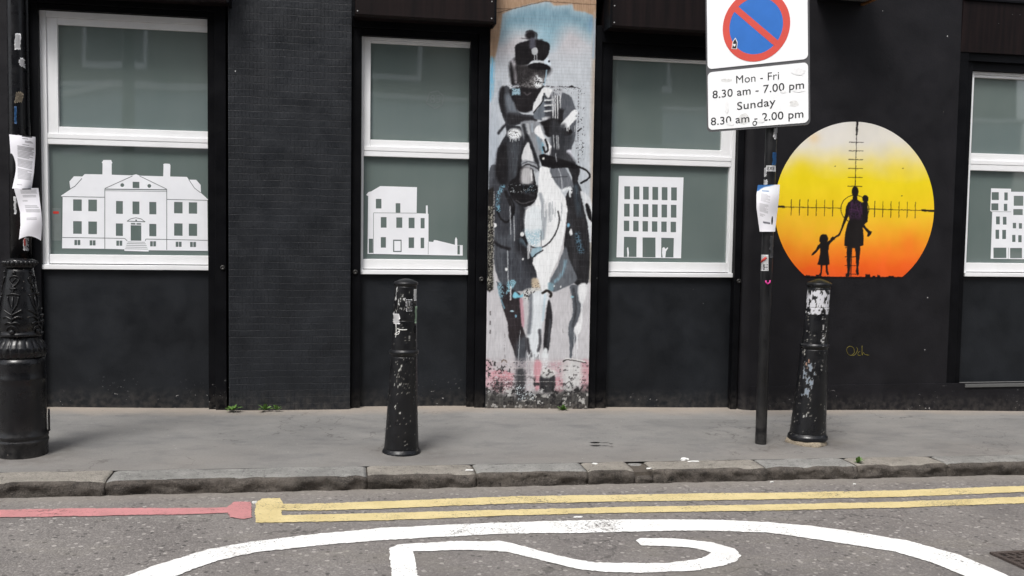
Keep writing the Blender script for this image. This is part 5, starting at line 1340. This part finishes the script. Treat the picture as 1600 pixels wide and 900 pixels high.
# stickers and papers on the pole -------------------------------------------------
def cyl_sheet(cx_, cy_, r, pts_fn, nu_=10, nv_=10, tilt=(0, 0), z0=0.0):
    """pts_fn(u,v)->(dx metres, z, lift)"""
    bm = BM(); g_ = []
    for j in range(nv_ + 1):
        g_.append([])
        for i in range(nu_ + 1):
            dx, z, lf = pts_fn(i / nu_, j / nv_); g_[-1].append(bm.verts.new(cyl_pt(cx_, cy_, r + lf, dx, z, tilt, z0)))
    for j in range(nv_):
        for i in range(nu_):
            f = bm.faces.new([g_[j][i], g_[j][i + 1], g_[j + 1][i + 1], g_[j + 1][i]]); f.smooth = True
    bmesh.ops.solidify(bm, geom=bm.faces[:], thickness=-.0006)
    return bm
PSC = 225.9
def pole_sticker(name, x0_, x1_, y0_, y1_, mat, label, lift=.0012, skew=0.0, par=None, cat='sticker', ragged=0.0):
    ax = lambda py: proj(SPx + .0035 * (Z(1195, py, SPy) - SPz), SPy, Z(1195, py, SPy))[0]
    r = random.Random(name + str(x0_))
    jag = [r.uniform(-ragged, ragged) for _ in range(40)]
    def fn(u, v):
        py = y0_ + (y1_ - y0_) * v + skew * u; px_ = x0_ + (x1_ - x0_) * u
        if u in (0, 1): px_ += jag[int(v * 9)]
        if v in (0, 1): py += jag[20 + int(u * 9)]
        return (px_ - float(ax(py))) / PSC, Z(px_, py, SPy), lift
    o = obj(name, cyl_sheet(SPx, SPy, PR, fn, tilt=(.0035, 0), z0=SPz), M[mat], par)
    if par is None: tag(o, label, cat, 'stickers on the sign pole')
    return o
st = pole_sticker('sticker', 1197.5, 1211.5, 259, 268, 'sticker_white', 'small white sticker with black letters E X E on the pole above the paper note', skew=.6)
for k, (a, b) in enumerate(((1199, 1202.2), (1202.8, 1206.2), (1207, 1210.4))):
    pass
def cyl_text(s_, x0_, x1_, yb, caph_px, mat, par, lift=.0024):
    ax = lambda py: proj(SPx + .0035 * (Z(1195, py, SPy) - SPz), SPy, Z(1195, py, SPy))[0]
    me = text_mesh(s_, 0.0); n = len(me.vertices)
    xs_ = [v.co.x for v in me.vertices]; a, b = min(xs_), max(xs_)
    for v in me.vertices:
        px_ = x0_ + (v.co.x - a) / (b - a) * (x1_ - x0_); py = yb - v.co.y / CAP * caph_px
        v.co = cyl_pt(SPx, SPy, PR + lift, (px_ - float(ax(py))) / PSC, Z(px_, py, SPy), (.0035, 0), SPz)
    return obj('lettering', me, M[mat], par)
cyl_text('EXE', 1199.3, 1210, 266.5, 5.2, 'sticker_black', st)
st = pole_sticker('sticker', 1187.5, 1200.5, 398, 423, 'sticker_white', 'square white sticker with a red pencil and black letter E low on the pole')
cyl_text('E', 1193, 1199.6, 422, 9.5, 'sticker_black', st)
ax_ = lambda py: float(proj(SPx + .0035 * (Z(1195, py, SPy) - SPz), SPy, Z(1195, py, SPy))[0])
def cyl_stroke(pts, r, mat, par, name):
    bm = BM(); tube(bm, [cyl_pt(SPx, SPy, PR + .0022, (a - ax_(b)) / PSC, Z(a, b, SPy), (.0035, 0), SPz) for a, b in pts], r, 6); return obj(name, bm, M[mat], par)
cyl_stroke([(1190, 409), (1193, 406), (1197.5, 402)], .0085, 'sticker_red', st, 'red_pencil')
pole_sticker('sticker', 1192, 1197.5, 262, 276, 'sticker_white', 'torn pale scrap beside the lettered sticker on the pole', ragged=1.0)
pole_sticker('sticker', 1192, 1199, 281, 289, 'sticker_white', 'torn scrap directly above the paper note on the pole', ragged=1.2)
pole_sticker('sticker', 1206.5, 1212.3, 239, 258, 'sticker_blue', 'faded blue sticker strip wrapping round the right of the pole', ragged=.6)
pole_sticker('sticker', 1208.5, 1213.5, 201, 218, 'sticker_white', 'thin torn white sticker strip right under the sign plate', ragged=1.4)
pole_sticker('sticker', 1203, 1208, 368, 402, 'sign_edge', 'grey ragged paper strip on the pole below the note', ragged=1.5)
bm = BM(); tube(bm, [cyl_pt(SPx, SPy, PR + .0012, (a - ax_(b)) / PSC, Z(a, b, SPy), (.0035, 0), SPz) for a, b in ((1196.5, 438), (1197, 441), (1199.5, 443), (1202.5, 441), (1203, 437.5))], .0055, 6)
tag(obj('paint_mark', bm, M['sticker_pink']), 'bright pink hooked paint mark on the black sign pole', 'paint mark')

def paper_sheet(name, corners, depth_y, curl, rows, label, group, seed, header=None, wave=0.0):
    """corners: photo px lists for left and right edge, top to bottom"""
    Lf, Rt = np.array(corners[0], float), np.array(corners[1], float)
    nu_, nv_ = 46, 90
    uu, vv = np.meshgrid(np.linspace(0, 1, nu_), np.linspace(0, 1, nv_))
    tL, tR = np.linspace(0, 1, len(Lf)), np.linspace(0, 1, len(Rt))
    l = np.stack([np.interp(vv.ravel(), tL, Lf[:, k]) for k in (0, 1)], 1); r = np.stack([np.interp(vv.ravel(), tR, Rt[:, k]) for k in (0, 1)], 1)
    u_, v_ = uu.ravel(), vv.ravel()
    pp = l * (1 - u_)[:, None] + r * u_[:, None]
    pp[:, 1] += wave * np.sin(u_ * math.pi) * v_ ** 6
    P_ = np.zeros((len(u_), 3))
    dep = depth_y + curl * (u_ - .5) ** 2 + .006 * np.sin(v_ * 7 + u_ * 2 + seed)
    for i in range(len(u_)):
        x_, z_ = wp(pp[i, 0], pp[i, 1], dep[i]); P_[i] = (x_, dep[i], z_)
    cc = Canvas(u_ * 40, v_ * 84, (238, 237, 243), warp=.2, seed=seed)
    rr_ = random.Random(seed)
    for (y0_, dy, n_, x0_, x1_, dk) in rows:
        for k in range(n_):
            xx = x0_
            end = x1_ - (rr_.random() < .25) * rr_.uniform(2, 12)
            while xx < end:
                ww = rr_.uniform(1.2, 4.5); cc.line([(xx, y0_ + dy * k), (min(xx + ww, end), y0_ + dy * k)], .95, (dk, dk, dk + 4), .4, .85, curve=False); xx += ww + 0.7
    if header: header(cc)
    me = grid_mesh(name, P_, nu_, nv_, cc.c); o = obj(name, me, M['paper'])
    md = o.modifiers.new('thickness', 'SOLIDIFY'); md.thickness = .0006; md.offset = 1
    return tag(o, label, 'notice', group)
yfl = ly - 13.5 / SC
paper_sheet('paper_notice', ([(14.5, 210), (16, 232), (17.5, 262), (18, 294.5)], [(55.5, 214), (55.5, 240), (53, 270), (49.5, 295)]), yfl - .012, .10,
            [(5, 2, 1, 20, 36, 60), (9, 2, 2, 24, 36, 90), (16, 2, 1, 20, 38, 110), (20, 2.2, 4, 12, 37, 70), (29, 2, 5, 12, 36, 120), (41, 2, 6, 12, 36, 130), (55, 2, 8, 12, 36, 140), (78, 2, 1, 11, 20, 150)],
            'upper of two white printed notices taped round the lamp post', 'paper notices on posts', 3, lambda cc: cc.line([(20, .8), (34, .8)], 2.0, (30, 30, 32), .5, curve=False))
paper_sheet('paper_notice', ([(22, 295), (26.5, 312), (31.5, 332), (32, 352), (29.5, 374)], [(60, 293.8), (62, 312), (64.5, 332), (66, 350), (64, 376)]), yfl - .018, .06,
            [(3, 2, 4, 10, 36, 140), (13, 2.6, 2, 12, 34, 120), (20, 3, 2, 10, 18, 130), (31, 2.5, 2, 12, 36, 120), (37, 2, 3, 12, 38, 135), (52, 2.5, 2, 12, 30, 120)],
            'lower curling white printed notice hanging on the lamp post', 'paper notices on posts', 5, lambda cc: cc.line([(14, .8), (27, .8)], 2.0, (30, 30, 32), .5, curve=False), wave=-6)
def hdr(cc):
    cc.poly([(-2, -2), (30, -2), (22, 3), (12, 6), (5, 14), (-2, 16)], (60, 110, 170), 1.5); cc.poly([(8, 9), (30, 4), (40, 12), (40, 20), (8, 20)], (238, 240, 245), 1.5)
    cc.line([(10, 15), (20, 15)], 3, (110, 140, 180), .6, .8, curve=False); cc.line([(12, 72), (26, 72)], 2.4, (60, 60, 70), .5, .8, curve=False)
ypl = SPy - PR
paper_sheet('paper_notice', ([(1184, 289), (1182, 305), (1182, 325), (1187, 362)], [(1218.5, 288.5), (1217, 310), (1214, 335), (1211, 362)]), ypl - .010, .08,
            [(20, 2, 10, 8, 24, 170), (44, 2, 8, 6, 22, 165), (62, 2, 2, 6, 16, 170)], 'white note with a blue top corner taped to the sign pole', 'paper notices on posts', 7, hdr)
# stickers on the lamp post
def lamp_sticker(x0_, x1_, y0_, y1_, mat, label, r_px=12.9, ragged=.8):
    r = random.Random(label); jag = [r.uniform(-ragged, ragged) for _ in range(40)]
    def fn(u, v):
        py = y0_ + (y1_ - y0_) * v; px_ = x0_ + (x1_ - x0_) * u
        if u in (0, 1): px_ += jag[int(v * 9)]
        if v in (0, 1): py += jag[20 + int(u * 9)]
        z_ = Z(35.5, py, ly); ax0 = float(proj(lx, ly, z_)[0])
        return (px_ - ax0) / SC, z_, .0012
    o = obj('sticker', cyl_sheet(lx, ly, r_px / SC, fn), M[mat]); return tag(o, label, 'sticker', 'stickers on the lamp post')
o = lamp_sticker(23.3, 31, 55, 80, 'sticker_white', 'white curved sticker high on the left of the lamp shaft')
lamp_sticker(30, 37, 93, 106, 'sticker_white', 'small torn white scrap in the middle of the lamp shaft', ragged=2.4)
lamp_sticker(24, 34, 146, 162, 'mortar_mound', 'yellowish peeled sticker remains on the lamp shaft above the notices', ragged=2.2)
lamp_sticker(23, 26, 168, 195, 'sticker_blue', 'pale blue sticker sliver at the left of the lamp shaft above the notices', ragged=.5)
o = lamp_sticker(36, 47, 371, 391, 'sticker_white', 'small black and white face sticker under the hanging notices', ragged=1.0)
zf = lambda px_, py: cyl_pt(lx, ly, 13 / SC + .0022, (px_ - float(proj(lx, ly, zrow(py))[0])) / SC, zrow(py))
bm = BM(); tube(bm, [zf(41, 376), zf(44.5, 378), zf(45, 382)], .003, 6); tube(bm, [zf(40.5, 384), zf(43, 387), zf(46, 388)], .003, 6); tube(bm, [zf(42, 379), zf(42.5, 381)], .004, 6); obj('face_drawing', bm, M['sticker_black'], o)
bm = BM(); tube(bm, [zf(37.5, 373), zf(37.8, 384)], .005, 6); obj('red_edge', bm, M['sticker_red'], o)
lamp_sticker(23, 26, 308, 335, 'sticker_white', 'thin white torn strip left of the lower notice on the lamp shaft', ragged=.7)
# stickers on the upright bollard
bx, by, bz, bzr = B1
def bol_sticker(x0_, x1_, y0_, y1_, r_px, mat, label, ragged=.5):
    r = random.Random(label); jag = [r.uniform(-ragged, ragged) for _ in range(40)]
    def fn(u, v):
        py = y0_ + (y1_ - y0_) * v; px_ = x0_ + (x1_ - x0_) * u
        if u in (0, 1): px_ += jag[int(v * 9)]
        z_ = Z(630, py, by); ax0 = float(proj(bx + .019 * (z_ - bz), by, z_)[0])
        return (px_ - ax0) / 248.0, z_, .0012
    o = obj('sticker', cyl_sheet(bx, by, r_px / 248.0, fn, tilt=(.019, 0), z0=bz), M[mat]); return tag(o, label, 'sticker', 'stickers on the upright bollard')
def bz_pt(px_, py, r_px, lf=.0024):
    z_ = Z(630, py, by); ax0 = float(proj(bx + .019 * (z_ - bz), by, z_)[0])
    return cyl_pt(bx, by, r_px / 248.0 + lf, (px_ - ax0) / 248.0, z_, (.019, 0), bz)
o = bol_sticker(634.5, 643.5, 466.5, 485, 18.2, 'sticker_white', 'white sticker with a black letter U on the front of the bollard')
bm = BM()
tube(bm, [bz_pt(635.6, 467.6, 18.2), bz_pt(642.4, 467.6, 18.2), bz_pt(642.4, 483, 18.2), bz_pt(635.6, 483, 18.2), bz_pt(635.6, 467.6, 18.2)], .0030, 6)
tube(bm, [bz_pt(638, 469.5, 18.2), bz_pt(637.9, 475, 18.2), bz_pt(638.4, 478, 18.2), bz_pt(640, 478.3, 18.2), bz_pt(640.9, 476, 18.2), bz_pt(641, 469.5, 18.2)], .0036, 6)
tube(bm, [bz_pt(637, 481, 18.2), bz_pt(641.5, 481, 18.2)], .0030, 6)
obj('lettering', bm, M['sticker_black'], o)
bol_sticker(614.2, 624.0, 489, 505, 18.8, 'sticker_white', 'torn white paper sticker on the left of the upright bollard', 1.6)
bol_sticker(646.2, 650.2, 451, 469, 17.9, 'sticker_white', 'white sticker edge at the upper right of the upright bollard', .4)
bol_sticker(648.2, 651.2, 478, 504, 18.6, 'sticker_green', 'pale green sticker strip at the right side of the upright bollard', .4)
bm = BM()
for pts in ([(619, 505), (619.5, 518), (618.5, 526)], [(621, 512), (628, 513.5), (636, 513)], [(617, 521), (622, 517), (624.5, 515), (623, 520), (618, 521)]): tube(bm, [bz_pt(a, b, 18.9, .0005) for a, b in cat_rom(pts, False, 4)], .0028, 5)
tag(obj('scrawl', bm, M['scrap']), 'thin white scrawl drawn below the torn paper on the upright bollard', 'graffiti')
# small black heart tag stuck on the round sign
bm = sprism([uv(1143.3, 76.5), uv(1151.7, 77), uv(1152.7, 66), uv(1149.5, 59), uv(1145.0, 65.5)], .0053, .0062)
o = tag(obj('sticker', bm, M['sticker_white']), 'small black house-shaped sticker with a white heart on the red ring of the sign', 'sticker')
obj('black_print', sprism([uv(1144.3, 75.7), uv(1150.9, 76.2), uv(1151.8, 66.6), uv(1149.2, 61), uv(1145.9, 66)], .0063, .0067), M['sticker_black'], o)
obj('heart', sprism([uv(1147.6, 73.4), uv(1145.8, 70.6), uv(1146.2, 68.6), uv(1147.6, 69.3), uv(1149.2, 68.6), uv(1150, 70.6)], .0068, .0072), M['sticker_white'], o)

# ================================================================== WEEDS AND LITTER
def weed(p, size, n, seed, label, up=.6):
    r = random.Random(seed); bm = BM()
    for k in range(n):
        a = 2 * math.pi * (k + r.random() * .7) / n; L = size * r.uniform(.6, 1.1); wd = L * r.uniform(.13, .2); el = r.uniform(.35, 1.35) * (0.75 + up * .4)
        d = Vector((math.cos(a) * math.cos(el), math.sin(a) * math.cos(el) * .8 - .1, math.sin(el))); s = Vector((-math.sin(a), math.cos(a), 0))
        b = Vector(p); prev = None
        for j in range(6):
            t = j / 5; c_ = b + d * (L * t) + Vector((0, -L * .15 * t, -L * .28 * t * t)); ww = wd * math.sin(math.pi * min(.97, t * .85 + .12))
            row = [bm.verts.new(c_ - s * ww), bm.verts.new(c_ + Vector((0, 0, -ww * .3))), bm.verts.new(c_ + s * ww)]
            if prev:
                bm.faces.new([prev[0], prev[1], row[1], row[0]]); bm.faces.new([prev[1], prev[2], row[2], row[1]])
            prev = row
    for f in bm.faces: f.smooth = True
    return tag(obj('weed', bm, M['leaf'], base=tuple(p)), label, 'weed', 'weeds growing from the pavement joints')
def wall_foot(px_): x_ = X(px_, -.03, 640); return (x_, -.045, pav(x_, -.045) + .004)
weed(wall_foot(365), .085, 13, 1, 'star-shaped green weed at the foot of the brick pier, nearest the mansion window')
weed(wall_foot(415), .08, 13, 2, 'bushy green weed at the middle of the brick pier foot')
weed(wall_foot(433), .065, 11, 3, 'smaller green weed just right of the bushy one at the brick pier')
weed(wall_foot(879), .075, 20, 4, 'leafy green weed at the foot of the horse mural', 1.0)
g_ = gp(1340, 723); weed((g_[0], g_[1] , g_[2]), .062, 14, 5, 'tiny green weed growing out of the kerb joint', .9)
def litter(px_, py, w_, d_, h_, seed, label, on='pav'):
    p = gp(px_, py) if on == 'pav' else rp(px_, py)
    bm = BM(); r = random.Random(seed); bmesh.ops.create_icosphere(bm, subdivisions=2, radius=1)
    for v in bm.verts:
        k = r.uniform(.65, 1.15); v.co = Vector((p[0] + v.co.x * w_ * k, p[1] + v.co.y * d_ * k, p[2] + h_ * .6 + v.co.z * h_ * k))
    return tag(obj('paper_scrap', bm, M['scrap']), label, 'scrap', 'pale scraps dropped in the street')
litter(1069, 719, .030, .02, .010, 1, 'largest crumpled scrap of white paper on the kerb below the sign')
litter(1083, 721.5, .045, .012, .004, 2, 'flat white streak of litter just right of the crumpled scrap on the kerb')
litter(929, 725.5, .018, .012, .006, 3, 'small white scrap on the kerb below the horse mural')
litter(1014, 733, .020, .010, .006, 4, 'pale pinkish scrap in the broken gap of the kerb')
litter(733, 735, .026, .012, .004, 5, 'white flake on the kerb joint right of the upright bollard')
litter(692, 640.5, .016, .01, .005, 6, 'tiny white pebble at the wall foot right of the upright bollard')
litter(180, 695, .022, .012, .003, 7, 'small pale flake on the pavement right of the lamp post')
litter(1206, 754, .014, .006, .005, 8, 'tiny pale butt in the gutter below the sign pole', 'road')
litter(1335, 757, .012, .008, .005, 9, 'tiny pale scrap in the gutter below the kerb weed', 'road')
litter(903, 808, .030, .012, .003, 10, 'flat pale flake on the road between the yellow lines and the white oval', 'road')
litter(398, 786, .016, .012, .008, 11, 'small white pebble between the red line block and the yellow block', 'road')
bm = BM()
p = gp(930, 695.5)
for (a, b, rx, ry) in ((0, 0, .035, .022), (.065, -.004, .03, .008), (.10, -.035, .012, .01)):
    ring_ = [bm.verts.new((p[0] + a + rx * math.cos(t) * (1 + .2 * math.sin(3 * t)), p[1] + b + ry * math.sin(t), pav(p[0] + a, p[1] + b) + .017)) for t in np.linspace(0, 2 * math.pi, 15)[:-1]]
    bm.faces.new(ring_)
bmesh.ops.solidify(bm, geom=bm.faces[:], thickness=.003)
tag(obj('dead_leaf', bm, M['sign_edge']), 'dark dead leaf lying flat on the pavement below the horse mural', 'leaf')

# ================================================================== HOUSE ACROSS THE STREET (seen only in the window reflections)
ob = empty('opposite_building', (0, -11.5, 0), 'brown brick house across the street, mirrored faintly in the upper window panes', 'building')
t = T('brown_brick'); M['brown'] = t.out(t.mix(t.noise(7, 4), (0.075, 0.062, 0.045), (0.10, 0.085, 0.062)), .85)
M['pale_front'] = m_flat('pale_shop_front', (0.17, 0.20, 0.21), .7)
bm = BM(); box(bm, -13, 15, -14.5, -11.5, 4.05, 8.2); obj('upper_wall', bm, M['brown'], ob)
bm = BM(); box(bm, -13, 15, -14.5, -11.48, -.6, 3.2); obj('shop_front', bm, M['pale_front'], ob)
bm = BM(); box(bm, -13, 15, -14.5, -11.30, 3.202, 4.048); obj('fascia', bm, m_flat('pale_blue_fascia', (0.52, 0.60, 0.66), .6), ob)
bm = BM(); box(bm, -13, 15, -11.298, -11.22, 3.98, 4.06); box(bm, -13, 15, -11.298, -11.24, 3.21, 3.28); obj('fascia_moulding', bm, M['frame'], ob)
for k in range(9):
    xx = -10 + k * 2.6
    bm = BM(); box(bm, xx, xx + 1.15, -11.56, -11.42, 4.35, 6.2); wnd = obj('window', bm, M['frame'], ob)
    bm = BM(); box(bm, xx + .08, xx + 1.07, -11.419, -11.40, 4.47, 6.12); obj('pane', bm, M['sign_black'], wnd)
foot = [(-5.0, -11.35), (-3.7, -9.75), (-.6, -9.75), (-.6, -11.35)]
for nm_, z0_, z1_, gr, mt in (('corner_front', -.2, 2.95, 0, M['pale_front']), ('corner_fascia', 2.951, 3.75, .06, m_flat('blue_corner_fascia', (0.42, 0.52, 0.62), .6)), ('corner_cornice', 3.751, 3.86, .16, M['frame']), ('corner_blind', 2.70, 2.80, .14, M['frame'])):
    bm = BM(); fp = [(a - gr, b + (gr if b > -10 else 0)) for a, b in foot]
    poly_prism(bm, fp, lambda a, b: (a, b, z1_), lambda a, b: (a, b, z0_)); bmesh.ops.recalc_face_normals(bm, faces=bm.faces); obj(nm_, bm, mt, ob)
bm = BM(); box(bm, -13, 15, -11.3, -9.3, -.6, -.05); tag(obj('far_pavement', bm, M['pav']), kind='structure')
# faint marks on the glass
bm = BM()
hexa = [(671, 145), (684, 142), (693, 150), (691, 164), (680, 169), (666, 161), (671, 145)]
yg2 = YF + .0392
for a, b in zip(hexa, hexa[1:]):
    (ax, az), (bx_, bz_) = wp(*a, yg2), wp(*b, yg2); d = Vector((bx_ - ax, 0, bz_ - az)); nn = Vector((-d.z, 0, d.x)).normalized() * .0055
    A, B = Vector((ax, yg2, az)), Vector((bx_, yg2, bz_)); bm.faces.new([bm.verts.new(v) for v in (A - nn, B - nn, B + nn, A + nn)])
M['etch'] = m_flat('pale_glass_sticker', (0.155, 0.18, 0.175), .4)
hx_ = tag(obj('glass_emblem', bm, M['etch']), 'faint pale six-sided emblem with the figures 85 on the narrow window glass', 'emblem')
me = text_mesh('85'); xs_ = [v.co.x for v in me.vertices]; a_, b_ = min(xs_), max(xs_)
for v in me.vertices:
    x_, z_ = wp(672 + (v.co.x - a_) / (b_ - a_) * 16, 161 - v.co.y / .7 * 13, yg2); v.co = (x_, yg2 - .0004, z_)
obj('lettering', me, M['etch'], hx_)
bm = BM(); (x0_, z0_), (x1_, z1_) = wp(81, 325, YG), wp(96, 376, YG); box(bm, x0_, x1_, YG - .0012, YG - .0004, z1_, z0_)
gl = tag(obj('glass_label', bm, M['etch']), 'small pale label with a red mark on the glass beside the mansion cut-out', 'label')
bm = BM(); (x0_, z0_), (x1_, z1_) = wp(83, 330, YG), wp(92, 334, YG); box(bm, x0_, x1_, YG - .0022, YG - .0014, z1_, z0_); obj('red_print', bm, M['sticker_red'], gl)
